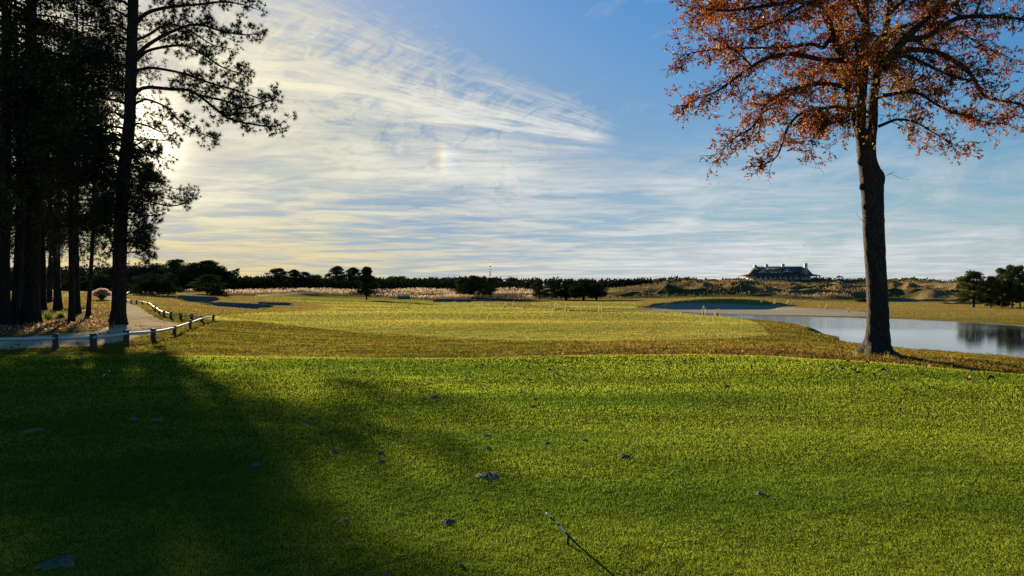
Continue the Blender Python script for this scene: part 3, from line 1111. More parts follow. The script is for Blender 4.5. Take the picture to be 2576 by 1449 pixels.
for xc, hw, y0, H, up_, r_, fr, bk in HOLLOW:
    r_ = min(r_, 13)
    holl_ |= (np.abs(zX - xc) < hw * .95) & (y > y0 - r_ * .8) & (y < y0 + fr)
keep = (right | left | midd) & ~holl_ & (rng.random(n) < .62)
x, y, lf = x[keep], y[keep], (left | midd)[keep]
n = len(x)
z = Z(x, y)
hh = rng.uniform(.45, 1.0, n) * np.where(lf, 1.15, 1.0)
P = np.stack([x, y, z], 1)
k = 4
D = np.array([0, 0, 1.0]) + rng.normal(0, .18, (n, 3))
V1, T1 = tufts(P, np.repeat(D, 1, 0), hh * .8, .10, 3, .35)
c1 = np.repeat(mixv((.08, .065, .025), (.16, .11, .05), rng.random((n, 1))), 9, 0)
top = P + np.stack([rng.normal(0, .12, n), rng.normal(0, .12, n), hh * .75], 1)
V2, Q2 = leaves(top, hh * .5, hh * .22, np.array([0, 0, 1.6]), .7, .2)
fp = np.clip(.5 + 1.0 * fbm(x / 22, y / 18, 2, 3), 0, 1)[:, None]  # same patches in the plume colour, painting shadow on the hill
c2 = np.repeat(np.where(lf[:, None], jit((.29, .215, .155), n, .3, .05), mixv((.26, .175, .10), (.09, .065, .032), fp) * rng.uniform(.6, 1.4, (n, 1))), 4, 0)
tag(obj('dune_grass', new_mesh('dune_grass', np.vstack([V1, V2]), [T1, Q2 + len(V1)], M['dry'], np.vstack([c1, c2]))),
    'pale plumed dune grass over the hummocks and the clubhouse hill', 'grass', kind='stuff')

# ------------------------------------------------------------------ autumn tree
rng = np.random.default_rng(32)
TD = 17.8
TB = hit(2206, 893)
TD = TB[1]


def im(pts, d, doff=0.0):
    """photo points (X, Y, depth offset) to world points near depth d"""
    return np.array([pt(p[0], p[1], d + (p[2] if len(p) > 2 else 0) + doff) for p in pts])


def smooth(P, m):
    """resample a polyline through a Catmull-Rom curve"""
    P = np.asarray(P, float)
    Q = np.vstack([2 * P[0] - P[1], P, 2 * P[-1] - P[-2]])
    t = np.linspace(0, len(P) - 1 - 1e-6, m)
    i = t.astype(int)
    f = (t - i)[:, None]
    a, b, c_, d = Q[i], Q[i + 1], Q[i + 2], Q[i + 3]
    return .5 * ((2 * b) + (-a + c_) * f + (2 * a - 5 * b + 4 * c_ - d) * f ** 2 + (-a + 3 * b - 3 * c_ + d) * f ** 3)


at = thing('autumn_tree', 'tall tree with rust orange autumn leaves beside the pond', 'tree', TB)
org = np.array(TB)
S_ = TD / F
tr = MB()
prof = [(2206, 905, 66), (2206, 893, 54), (2206, 880, 38), (2207, 860, 31), (2208, 830, 26.5), (2208, 780, 24.5), (2206, 720, 24), (2201, 640, 24), (2198, 560, 25), (2196, 500, 25.5), (2194, 470, 26.5), (2191, 440, 26), (2183, 405, 21.5),
        (2180, 370, 22), (2178, 330, 24)]
P = im([p[:2] for p in prof], TD) - org
pm = smooth(P, 60)
rm = np.interp(np.linspace(0, len(prof) - 1, 60), np.arange(len(prof)), [p[2] * S_ for p in prof])
kk, nn_ = 60, 28
V, Q, T = tube(pm, rm, nn_, True, .018)
# root flare lobes at the foot
ang = np.tile(np.arange(nn_) * 2 * PI / nn_, kk)
hz = np.repeat(pm[:, 2], nn_)
flare = np.clip(1 - hz / .55, 0, 1)
ctr = np.repeat(pm, nn_, 0)
V[:kk * nn_] = ctr + (V[:kk * nn_] - ctr) * (1 + .28 * flare * np.cos(ang * 5 + .6) + .03 * np.cos(ang * 7) )[:, None]
tr.add(V, T=T, Q=Q)
# knobs and burl scars
for (X, Y, r, dx_) in ((2209, 449, 17, .0), (2172, 352, 9, -.1), (2166, 405, 8, -.05), (2219, 556, 7, .05), (2176, 520, 5, -.02), (2168, 470, 6, 0)):
    p = pt(X, Y, TD - .08) - org
    th = np.linspace(0, PI, 7)
    Pk = np.stack([p[0] + 0 * th, p[1] + 0 * th, p[2] - r * S_ * 1.5 * np.cos(th)], 1)
    tr.tube(Pk, r * S_ * np.sin(th) + .004, 10, rough=.06)
limbs = []     # (world points rel. to org, start radius, end radius)


def limb(pts, r0, r1, m=26):
    P = smooth(im(pts, TD) - org, m)
    P += np.cumsum(rng.normal(0, .006, P.shape), 0) * np.linspace(0, 1, m)[:, None]
    R = np.linspace(1, 0, m) ** .8 * (r0 - r1) * S_ + r1 * S_
    tr.tube(P, R, 9 if r0 > 6 else 6, rough=.02)
    limbs.append((P, R))


limb([(2172, 350, 0), (2166, 312, 0), (2172, 213, -.1), (2179, 107, -.2), (2184, 0, -.3), (2188, -160, -.3), (2180, -340, -.2)], 14, 3, 40)
limb([(2190, 350, 0), (2196, 300, .05), (2198, 249, .1), (2208, 185, .2), (2218, 117, .3), (2236, 40, .5), (2250, -90, .8), (2262, -300, .9)], 14, 3, 40)
limb([(2160, 340, .1), (2150, 300, .2), (2133, 231, .35), (2140, 165, .5)], 8, 4, 14)
limb([(2150, 190, -.1), (2133, 160, -.2), (2101, 107, -.4), (2087, 53, -.6), (2062, 7, -.8), (2010, -90, -1.1), (1960, -220, -1.4)], 12, 2.5, 34)
limb([(2140, 235, .3), (2118, 150, .6), (2110, 80, .9), (2112, 0, 1.2), (2105, -140, 1.8)], 8, 2, 28)
limb([(2222, 175, .2), (2261, 117, 0), (2300, 75, -.2), (2336, 39, -.3), (2371, 4, -.5), (2450, -80, -.8), (2530, -200, -1.0)], 12, 2.5, 34)
limb([(2247, 142, .1), (2300, 124, .3), (2371, 135, .5), (2442, 185, .7), (2478, 241, .8), (2570, 263, .9), (2660, 300, 1.0)], 8, 1.2, 34)
limb([(2280, 98, -.1), (2336, 89, -.5), (2407, 46, -.9), (2478, 39, -1.2), (2570, 46, -1.5), (2680, 70, -1.8)], 8, 1.5, 32)
limb([(2126, 152, -.2), (2069, 149, -.4), (2016, 138, -.7), (1970, 135, -.9), (1920, 149, -1.1), (1874, 178, -1.2), (1803, 227, -1.3), (1735, 252, -1.3)], 7, .9, 36)
limb([(2095, 85, -.6), (2072, 118, .0), (2048, 110, .2), (1998, 113, .5), (1970, 117, .7), (1874, 117, .9), (1767, 124, 1.0), (1714, 135, 1.1)], 6, .9, 32)
limb([(2140, 225, -.2), (2100, 212, -.5), (2037, 213, -.9), (1981, 231, -1.2), (1927, 263, -1.4), (1913, 295, -1.5), (1888, 327, -1.6), (1846, 352, -1.6), (1818, 384, -1.5)], 6, .7, 40)
limb([(2160, 285, .1), (2120, 270, -.2), (2080, 270, -.4), (2016, 284, -.7), (1981, 323, -.9), (1963, 373, -1.0), (1945, 401, -1.0), (1915, 416, -1.0)], 5, .6, 34)
limb([(2062, 10, -.8), (2000, 4, -1.0), (1874, 21, -1.2), (1800, 26, -1.3), (1720, 14, -1.4)], 6, .8, 28)
limb([(2112, 30, 1.1), (2030, -20, 1.3), (1930, -30, 1.6), (1790, 10, 1.9), (1735, 60, 2.0)], 6, .8, 28)
limb([(2210, 318, -.2), (2260, 300, -.5), (2310, 310, -.8), (2353, 335, -1.0), (2407, 368, -1.1)], 4, .5, 26)
limb([(2222, 240, -.1), (2300, 231, -.5), (2371, 270, -.9), (2460, 302, -1.2), (2538, 314, -1.3)], 5, .5, 28)
limb([(2200, 300, -.4), (2180, 280, -1.0), (2120, 300, -1.6), (2060, 330, -2.0), (2040, 372, -2.1)], 4, .5, 22)
limb([(2176, 160, -.2), (2180, 120, -1.2), (2150, 90, -2.2), (2160, 140, -3.0), (2150, 200, -3.4)], 6, .6, 26)
limb([(2205, 200, .2), (2230, 160, 1.4), (2260, 150, 2.6), (2270, 190, 3.6)], 6, .6, 24)
limb([(2170, 200, .1), (2120, 170, 1.4), (2060, 160, 2.6), (2000, 190, 3.5)], 6, .6, 24)
limb([(2225, 100, .3), (2290, 60, 1.5), (2380, 60, 2.6), (2470, 110, 3.3), (2560, 150, 3.8)], 6, .6, 26)
limb([(2240, 130, -.2), (2310, 150, -1.2), (2400, 190, -2.2), (2480, 200, -2.6)], 6, .6, 24)
limb([(2180, 60, -.2), (2130, -10, -1.4), (2050, 0, -2.6), (1960, 50, -3.2), (1880, 80, -3.5)], 6, .6, 26)
limb([(2230, 40, .5), (2320, -30, 1.2), (2440, -60, 1.6), (2560, -20, 2.0), (2650, 30, 2.2)], 6, .6, 26)
for i in range(16):
    Pl, Rl = limbs[rng.integers(0, 14)]
    k0 = rng.integers(6, len(Pl) - 6)
    b0 = Pl[k0]
    dv = unit(np.array([rng.normal(0, 1), rng.normal(0, 1), rng.uniform(-.15, .6)]))
    L = rng.uniform(1.2, 2.4)
    t_ = np.linspace(0, 1, 14)[:, None]
    Q_ = b0 + dv * L * t_ + np.array([0, 0, -.35]) * t_ ** 2 + np.cumsum(rng.normal(0, .012, (14, 3)), 0)
    rr = np.linspace(min(Rl[k0] * .7, .05), .008, 14)
    tr.tube(Q_, rr, 6)
    limbs.append((Q_, rr))
limb([(2190, -100, -.3), (2120, -200, -.8), (2020, -250, -1.2), (1900, -220, -1.5)], 6, .6, 22)
limb([(2250, -120, .8), (2350, -220, 1.0), (2480, -260, 1.2)], 6, .6, 20)
# bare twigs on the trunk
bare = [smooth(im([(2222, 448), (2240, 436, -.1), (2262, 447, -.2), (2288, 452, -.2)], TD) - org, 10), smooth(im([(2236, 440), (2250, 432, .1), (2257, 434, .1)], TD) - org, 8),
        smooth(im([(2172, 557), (2160, 545), (2153, 532, -.1)], TD) - org, 8)]
for b in bare:
    tr.tube(b, np.linspace(.010, .004, len(b)), 5)
tr.obj('trunk', M['bark'], at, True)

# branchlets, twigs and leaves
bP, bR, tips, tdir = [], [], [], []
K = 6
st, dr, ln_, rr_ = [], [], [], []
for P, R in limbs:
    seg = np.linalg.norm(np.diff(P, axis=0), axis=1)
    cum = np.concatenate([[0], np.cumsum(seg)])
    L = cum[-1]
    s0 = .18 * L if R[0] > .10 else .10 * L
    m = int((L - s0) / .085)
    s = np.sort(rng.uniform(s0, L, m))
    ps = np.stack([np.interp(s, cum, P[:, i]) for i in range(3)], 1)
    Tg = unit(np.gradient(P, axis=0))
    tg = np.stack([np.interp(s, cum, Tg[:, i]) for i in range(3)], 1)
    out_ = ps.copy()
    out_[:, 2] = 0
    d = unit(tg * .7 + rdir(m) * 1.0 + unit(out_) * .35 + np.array([0, 0, .06]))
    st.append(ps)
    dr.append(d)
    ln_.append(rng.uniform(.5, 1.6, m) * (1 - .30 * s / L))
    rr_.append(np.full(m, .011))
    # the limb end itself
    st.append(P[-1:])
    dr.append(Tg[-1:])
    ln_.append(np.array([.5]))
    rr_.append(np.array([.007]))
st, dr, ln_, rr_ = map(np.concatenate, (st, dr, ln_, rr_))


def grow(st, dr, ln, r, K, droop, wig):
    m = len(st)
    P = np.zeros((m, K, 3))
    P[:, 0] = st
    d = dr.copy()
    for i in range(1, K):
        d = unit(d + rng.normal(0, wig, (m, 3)) + np.array([0, 0, droop]))
        P[:, i] = P[:, i - 1] + d * (ln / (K - 1))[:, None]
    R = r[:, None] * np.linspace(1, .35, K)[None]
    return P, R


bp, br = grow(st, dr, ln_, rr_, 6, -.07, .22)
V1, Q1 = tubes(bp, br, 4)
# twigs
nt_ = 8
m = len(bp)
f = rng.uniform(.15, 1.0, (m, nt_)) ** .8 * 4.99
i0 = f.astype(int)
fr = (f - i0)[..., None]
ar = np.arange(m)[:, None]
ts = (bp[ar, i0] * (1 - fr) + bp[ar, i0 + 1] * fr).reshape(-1, 3)
tg = unit(bp[ar, i0 + 1] - bp[ar, i0]).reshape(-1, 3)
td = unit(tg * .6 + rdir(len(ts)) * .9 + np.array([0, 0, .0]))
tp, trr = grow(ts, td, rng.uniform(.18, .42, len(ts)), np.full(len(ts), .0055), 4, -.10, .25)
V2, Q2 = tubes(tp, trr, 3)
# leaves: thinner toward the drooping outer twigs, gaps decided by a noise field
m = len(tp)
nl = 16
f = rng.uniform(.2, 1.0, (m, nl)) * 2.99
i0 = f.astype(int)
fr = (f - i0)[..., None]
ar = np.arange(m)[:, None]
lp = (tp[ar, i0] * (1 - fr) + tp[ar, i0 + 1] * fr).reshape(-1, 3)
ld = unit(np.repeat(unit(tp[:, -1] - tp[:, 0]), nl, 0) * .5 + np.array([0, 0, -.45]))
wx, wy = proj((lp + org)[:, 0], (lp + org)[:, 1], (lp + org)[:, 2])
gap = fbm(lp[:, 0] / .55 + 3, lp[:, 2] / .45 + lp[:, 1] / .7, 4, 3)
low = sstep(5.8, 7.4, lp[:, 2])
keep = gap > (.08 - .80 * low) + rng.normal(0, .15, len(lp))
keep &= rng.random(len(lp)) < (.42 + .10 * low)
lp, ld = lp[keep], ld[keep]
n = len(lp)
V, Q = leaves(lp, rng.uniform(.065, .12, n), rng.uniform(.032, .055, n), ld, 1.0, .35)
hue = np.clip(.5 + .8 * fbm(lp[:, 0] / .7, lp[:, 2] / .7, 8, 2) + .3 * rng.normal(size=n), 0, 1)[:, None]
cb = mixv((.11, .018, .008), (.33, .085, .013), hue) * rng.uniform(.5, 1.35, (n, 1))
yl = (rng.random(n) < .10)[:, None]
cb = np.where(yl, jit((.50, .27, .03), n), cb)
# leaves nearest the stems still partly yellow-green
st_ = np.hypot(lp[:, 0] + .1, lp[:, 1]) < 1.3
cb = np.where((st_ & (rng.random(n) < .5))[:, None], jit((.34, .22, .03), n), cb)
crown_obj(at, [(V1, Q1), (V2, Q2)], V, Q, np.repeat(cb, 4, 0), [M['bark'], M['autumn']])
print('autumn leaves', n, 'branchlets', len(bp))

rng = np.random.default_rng(41)

# ------------------------------------------------------------------ main pine in front of the grove
def on_line(P, R, step, s_from=.15):
    seg = np.linalg.norm(np.diff(P, axis=0), axis=1)
    cum = np.concatenate([[0], np.cumsum(seg)])
    L = cum[-1]
    m = max(2, int(L * (1 - s_from) / step))
    s = np.sort(rng.uniform(s_from * L, L, m))
    ps = np.stack([np.interp(s, cum, P[:, i]) for i in range(3)], 1)
    Tg = unit(np.gradient(P, axis=0))
    tg = np.stack([np.interp(s, cum, Tg[:, i]) for i in range(3)], 1)
    return ps, tg, s / L


def pine_foliage(lines, step, blen, ntw, tl, needle, k, col, wn=.011, up=.12, s_from=.25):
    """branchlets with needle tufts along given limbs -> (branch V,Q) (needles V,T,C)"""
    st, dr, ln, rr = [], [], [], []
    for P, R, bias in lines:
        ps, tg, s = on_line(P, R, step, s_from if bias >= 0 else .05)
        m = len(ps)
        d = unit(tg * .75 + rdir(m) * .85 + np.array([0, 0, up]))
        st += [ps, P[-1:]]
        dr += [d, unit(P[-1:] - P[-3:-2])]
        ln += [rng.uniform(.5, 1.1, m) * blen * (1 - .35 * s), np.array([blen * .5])]
        rr += [np.full(m, .014), np.array([.012])]
    st, dr, ln, rr = map(np.concatenate, (st, dr, ln, rr))
    bp, br = grow(st, dr, ln, rr, 5, .02, .20)
    V1, Q1 = tubes(bp, br, 3)
    m = len(bp)
    f = rng.uniform(.25, 1.0, (m, ntw)) * 3.99
    i0 = f.astype(int)
    fr = (f - i0)[..., None]
    ar = np.arange(m)[:, None]
    ts = (bp[ar, i0] * (1 - fr) + bp[ar, i0 + 1] * fr).reshape(-1, 3)
    tg = unit(bp[ar, i0 + 1] - bp[ar, i0]).reshape(-1, 3)
    td = unit(tg * .8 + rdir(len(ts)) * .8 + np.array([0, 0, .22]))
    tp, tr_ = grow(ts, td, rng.uniform(.5, 1.1, len(ts)) * tl, np.full(len(ts), .007), 3, .03, .2)
    V2, Q2 = tubes(tp, tr_, 3)
    ends = tp[:, -1]
    ed = unit(tp[:, -1] - tp[:, -2])
    V3, T3 = tufts(ends, ed, rng.uniform(.75, 1.15, len(ends)) * needle, wn, k, 1.0)
    c = np.repeat(jit(col, len(ends), .35, .1), k * 3, 0)
    return (V1, Q1), (V2, Q2), (V3, T3, c)


PB = hit(297, 815)
PD = PB[1]
pine = thing('pine_tree', 'tall pine with a thick straight trunk beside the sandy path, sun behind it', 'tree', PB)
po = np.array(PB)
ps_ = PD / F
tr = MB()
prof = [(297, 822, 27), (297, 812, 23), (298, 795, 19), (299, 770, 17), (300, 720, 16), (301, 650, 15.5), (303, 580, 15.2), (307, 500, 14.8), (313, 420, 14.4), (317, 385, 15.0), (320, 350, 14.2), (325, 300, 13.6), (328, 200, 13),
        (331, 100, 12.5), (333, 0, 12), (336, -150, 10), (338, -320, 7), (340, -450, 3)]
P = smooth(im([q[:2] for q in prof], PD) - po, 90)
R = np.interp(np.linspace(0, len(prof) - 1, 90), np.arange(len(prof)), [q[2] * ps_ for q in prof])
tr.tube(P, R, 22, rough=.03)
lines = []


def plimb(pts, r0, r1=1.2, m=22, bias=0):
    P = smooth(im(pts, PD) - po, m)
    R = np.linspace(r0, r1, m) * ps_
    tr.tube(P, R, 7, rough=.03)
    lines.append((P, R, bias))


plimb([(336, 62), (350, 46, -.3), (364, 34, -.5), (395, 22, -.9), (444, 14, -1.2), (506, 9, -1.6), (556, 3, -1.8), (600, 8, -2.0), (640, 20, -2.1)], 6)
plimb([(336, 150), (352, 140, -.2), (370, 127, -.4), (417, 116, -.8), (463, 114, -1.2), (506, 133, -1.6), (556, 167, -1.9), (612, 187, -2.1)], 5)
plimb([(336, 158), (350, 130, .3), (386, 102, .8), (432, 78, 1.2), (494, 60, 1.6), (556, 77, 2.0), (610, 86, 2.2), (645, 84, 2.3)], 6)
plimb([(338, 100, .1), (370, 88, .8), (420, 60, 1.8), (470, 72, 2.6), (530, 110, 3.2), (580, 122, 3.5)], 4)
plimb([(336, 178), (350, 174), (386, 170, .2), (463, 185, .4), (525, 207, .6), (587, 225, .8), (640, 243, .9), (670, 254, 1.0)], 4.5)
plimb([(336, 240), (345, 228), (370, 219, -.3), (432, 224, -.7), (478, 228, -1.0), (525, 259, -1.3), (571, 296, -1.6), (633, 312, -1.8), (690, 318, -2.0), (714, 304, -2.1)], 5.5)
plimb([(500, 240, -1.1), (560, 252, -1.4), (610, 270, -1.6), (650, 262, -1.7), (684, 250, -1.8)], 3)
plimb([(336, 262), (350, 255, .2), (370, 250, .4), (417, 269, .7), (445, 299, .9), (482, 324, 1.1), (528, 344, 1.2)], 3.5)
plimb([(334, 320), (345, 310, -.3), (375, 318, -.5), (400, 330, -.6), (416, 333, -.7)], 3, bias=2)
plimb([(330, 372), (345, 362, .2), (370, 350, .3), (400, 352, .4), (432, 352, .5)], 2.5, bias=2)
plimb([(328, 380), (350, 376, -.4), (380, 386, -.7), (412, 400, -.8)], 2.5, bias=2)
plimb([(322, 420), (345, 420, .4), (370, 436, .6), (390, 450, .7)], 2.2)
for q_ in range(17):                                                    # short bushy shoots hugging the right of the stem
    Y0 = 366 + q_ * 17
    L = rng.uniform(26, 52) * (1.3 if q_ < 6 else 1)
    dd = rng.uniform(-1.6, 1.6)
    plimb([(316, Y0), (326, Y0 - 4, dd * .2), (322 + L * .6, Y0 - 2, dd * .7), (322 + L, Y0 + rng.uniform(0, 18), dd)], 2.2, m=14)
plimb([(316, 490), (330, 494), (354, 500, .2), (381, 508, .3), (423, 518, .4), (455, 514, .5), (474, 508, .5)], 3, bias=2)
plimb([(312, 520), (335, 530, -.3), (370, 542, -.6), (405, 540, -.7)], 2.2, bias=2)
plimb([(310, 545), (330, 552), (353, 577, .2), (368, 590, .3), (376, 602, .3)], 2.2)
for Y0 in (350, 375, 400, 420, 440, 460, 475, 500, 515, 540, 565, 590, 10, 40, 75, 100, 130, 170, 205, 235, 265, 300, 330, 360, 395, 425, 455, 485, 520, 550, 580, 610):        # the side hidden in the grove
    a = rng.uniform(120, 260)
    L = rng.uniform(60, 170) * (1 if Y0 < 450 else .7)
    dz_ = rng.uniform(-30, 40)
    dd = rng.uniform(-2.8, 2.8)
    plimb([(318, Y0), (300, Y0 - 10, dd * .2), (322 - L * .6, Y0 - 20 + dz_ * .3, dd * .7), (322 - L, Y0 + dz_, dd)], 4)
for Y0 in range(-420, 0, 45):                                         # crown above the picture
    for sgn in (-1, 1):
        L = rng.uniform(110, 230) * (1 - abs(Y0) / 700)
        dd = rng.uniform(-3, 3)
        plimb([(336, Y0), (336 + sgn * 30, Y0 - 18, dd * .2), (336 + sgn * L * .6, Y0 - 25, dd * .7), (336 + sgn * L, Y0 + rng.uniform(-20, 40), dd)], 4, m=14)
tr.obj('trunk', M['pinebark'], pine, True)
b1, b2, ne = pine_foliage([l for l in lines if l[2] < 2], .13, .85, 6, .28, .27, 22, (.022, .030, .010), .027)
b3, b4, ne2 = pine_foliage([l for l in lines if l[2] >= 2], .20, .7, 5, .28, .25, 20, (.022, .030, .010), .025)
ne = (np.vstack([ne[0], ne2[0]]), np.vstack([ne[1], ne2[1] + len(ne[0])]), np.vstack([ne[2], ne2[2]]))
crown_obj(pine, [b1, b2, b3, b4], ne[0], ne[1], ne[2], [M['pinebark'], M['needle']])
print('pine needles', len(ne[1]))

# ------------------------------------------------------------------ grove
def grove_tree(X, Yb, wpx, H, cb, rad, label, name='pine_tree', lean=0.0, kind='pine', dens=1.0, moss=0):
    B = hit(X, Yb)
    d = B[1]
    t = thing(name, label, 'tree', B, 'dark trees of the left grove')
    s_ = d / F
    r0 = wpx * s_ / 2
    m = 30
    zz = np.linspace(0, H, m)
    P = np.stack([lean * zz + .12 * np.sin(zz / 3.1 + X), .10 * np.sin(zz / 4.0 + X * .7), zz - .15], 1)
    R = r0 * np.interp(zz / H, [0, .02, .06, .5, 1], [1.55, 1.25, 1.02, .72, .10])
    tr = MB()
    tr.tube(P, R, 14, rough=.03)
    lines = []
    nb = int((H - cb) / .36 * dens)
    for i in range(nb):
        zb = cb + (H - cb) * (i + rng.random()) / nb
        q = (zb - cb) / (H - cb)
        L = rad * (.55 + .6 * math.sin(PI * min(.98, q * .8 + .15))) * rng.uniform(.6, 1.1)
        a = rng.uniform(0, 2 * PI)
        b0 = np.array([np.interp(zb, zz, P[:, 0]), np.interp(zb, zz, P[:, 1]), zb])
        dv = np.array([math.cos(a), math.sin(a), rng.uniform(-.05, .45)])
        mm = 9
        t_ = np.linspace(0, 1, mm)[:, None]
        Q_ = b0 + dv * L * t_ + np.array([0, 0, -.22 * L]) * t_ ** 2 + rng.normal(0, .05, (mm, 3)) * t_
        rr = np.linspace(max(.02, r0 * .22), .012, mm)
        tr.tube(Q_, rr, 5)
        lines.append((Q_, rr, 0))
    tr.obj('trunk', M['pinebark'], t, True)
    if kind == 'pine':
        b1, b2, ne = pine_foliage(lines, .20, 1.2, 5, .42, .32, 13, (.020, .026, .010), .03, s_from=.12)
        crown_obj(t, [b1, b2], ne[0], ne[1], ne[2], [M['pinebark'], M['needle']])
    else:
        st, dr, ln = [], [], []
        for Pl, Rl, _ in lines:
            ps, tg, s = on_line(Pl, Rl, .24, .08)
            st.append(ps)
            dr.append(unit(tg * .6 + rdir(len(ps)) * .9))
            ln.append(rng.uniform(.5, 1.2, len(ps)))
        st, dr, ln = map(np.concatenate, (st, dr, ln))
        bp, br = grow(st, dr, ln, np.full(len(st), .012), 5, -.04, .25)
        V1, Q1 = tubes(bp, br, 3)
        kk = 18
        f = rng.uniform(.1, 1, (len(bp), kk)) * 3.99
        i0 = f.astype(int)
        fr = (f - i0)[..., None]
        ar = np.arange(len(bp))[:, None]
        lp = (bp[ar, i0] * (1 - fr) + bp[ar, i0 + 1] * fr).reshape(-1, 3) + rng.normal(0, .14, (len(bp) * kk, 3))
        V, Q = leaves(lp, rng.uniform(.12, .22, len(lp)), rng.uniform(.07, .12, len(lp)), np.array([0, 0, -.3]), 1.0, .3)
        c = np.repeat(jit((.035, .040, .010), len(lp), .4, .15), 4, 0)
        crown_obj(t, [(V1, Q1)], V, Q, c, [M['pinebark'], M['foliage']])
    if moss:
        mb = MB()
        for i in range(moss):
            Pl = lines[rng.integers(0, max(1, len(lines) // 4))][0]
            p0 = Pl[rng.integers(3, 9)] + rng.normal(0, .1, 3)
            for j in range(6):
                L = rng.uniform(.5, 1.5)
                q = np.array([p0 + rng.normal(0, .08, 3) + np.array([.05 * math.sin(3 * f_), .05 * math.cos(2 * f_), -L * f_]) for f_ in np.linspace(0, 1, 6)])
                mb.tube(q, np.linspace(.035, .008, 6), 4, rough=.3)
        mb.obj('moss_foliage', simple('hanging_moss_grey', (.16, .17, .10), .95, .3, 20), t)
    return t


GT = [
    (10, 818, 30, 24, 5.5, 4.6, 'dark tree cut by the left edge of the grove, beside the fence', 'dark_tree', 0, 'broad', 1.1, 0),
    (37, 817, 18, 21, 6.5, 3.6, 'slim dark tree between the two thick trunks of the grove', 'dark_tree', .01, 'broad', 1.0, 0),
    (75, 816, 38, 27, 6.5, 5.2, 'thickest trunked dark tree of the left grove', 'dark_tree', .01, 'broad', 1.15, 0),
    (101, 782, 18, 20, 4.6, 4.6, 'dark tree behind the thickest trunk, hung with pale moss', 'dark_tree', 0, 'broad', 1.0, 8),
    (148, 781, 17, 23, 5.0, 5.0, 'dark tree with a flared foot on the grove floor, moss on its lower limbs', 'dark_tree', 0, 'broad', 1.1, 6),
    (178, 811, 13, 20, 4.6, 4.4, 'slender pine nearest the leaf litter left of the thick pine', 'pine_tree', .012, 'pine', 1.0, 0),
    (191, 789, 13, 22, 5.0, 5.2, 'slender pine close behind the pine at the leaf litter', 'pine_tree', .02, 'pine', 1.0, 0),
    (225, 796, 10, 19, 4.2, 5.0, 'thinnest pine of the grove, just left of the thick straight pine', 'pine_tree', .018, 'pine', 1.05, 0),
    (60, 765, 14, 26, 4.5, 5.0, 'dark tree far back in the grove behind the thickest trunk', 'dark_tree', 0, 'broad', 1.0, 0),
    (-90, 790, 22, 26, 4.0, 5.5, 'dark broad tree beyond the left end of the fence', 'dark_tree', 0, 'broad', 1.0, 0),
    (125, 760, 12, 25, 6.0, 5.0, 'dark pine far back between the moss hung trees', 'pine_tree', 0, 'pine', 1.0, 0),
    (-260, 830, 30, 26, 4.0, 6.0, 'dark tree out beyond the left edge of the lawn', 'dark_tree', 0, 'broad', 1.1, 0),
    (-420, 850, 34, 26, 3.5, 6.0, 'dark tree outermost beyond the left edge of the lawn', 'dark_tree', 0, 'broad', 1.1, 0),
]
for g_i, g in enumerate(GT):
    rng = np.random.default_rng(400 + g_i)
    grove_tree(g[0], g[1], g[2], g[3], g[4], g[5], g[6], g[7], g[8], g[9], g[10], g[11])

rng = np.random.default_rng(51)

# ------------------------------------------------------------------ trees farther off
def blob_leaves(cs, rs, n, L, W, flat=.75):
    k = len(cs)
    i = rng.integers(0, k, n)
    d = rdir(n)
    r = rng.random(n) ** .33
    P = cs[i] + d * (rs[i] * r)[:, None] * np.array([1, 1, flat])
    V, Q = leaves(P, L * rng.uniform(.6, 1.3, n), W * rng.uniform(.6, 1.3, n), d * .5, 1.0, .3)
    return V, Q, i, d


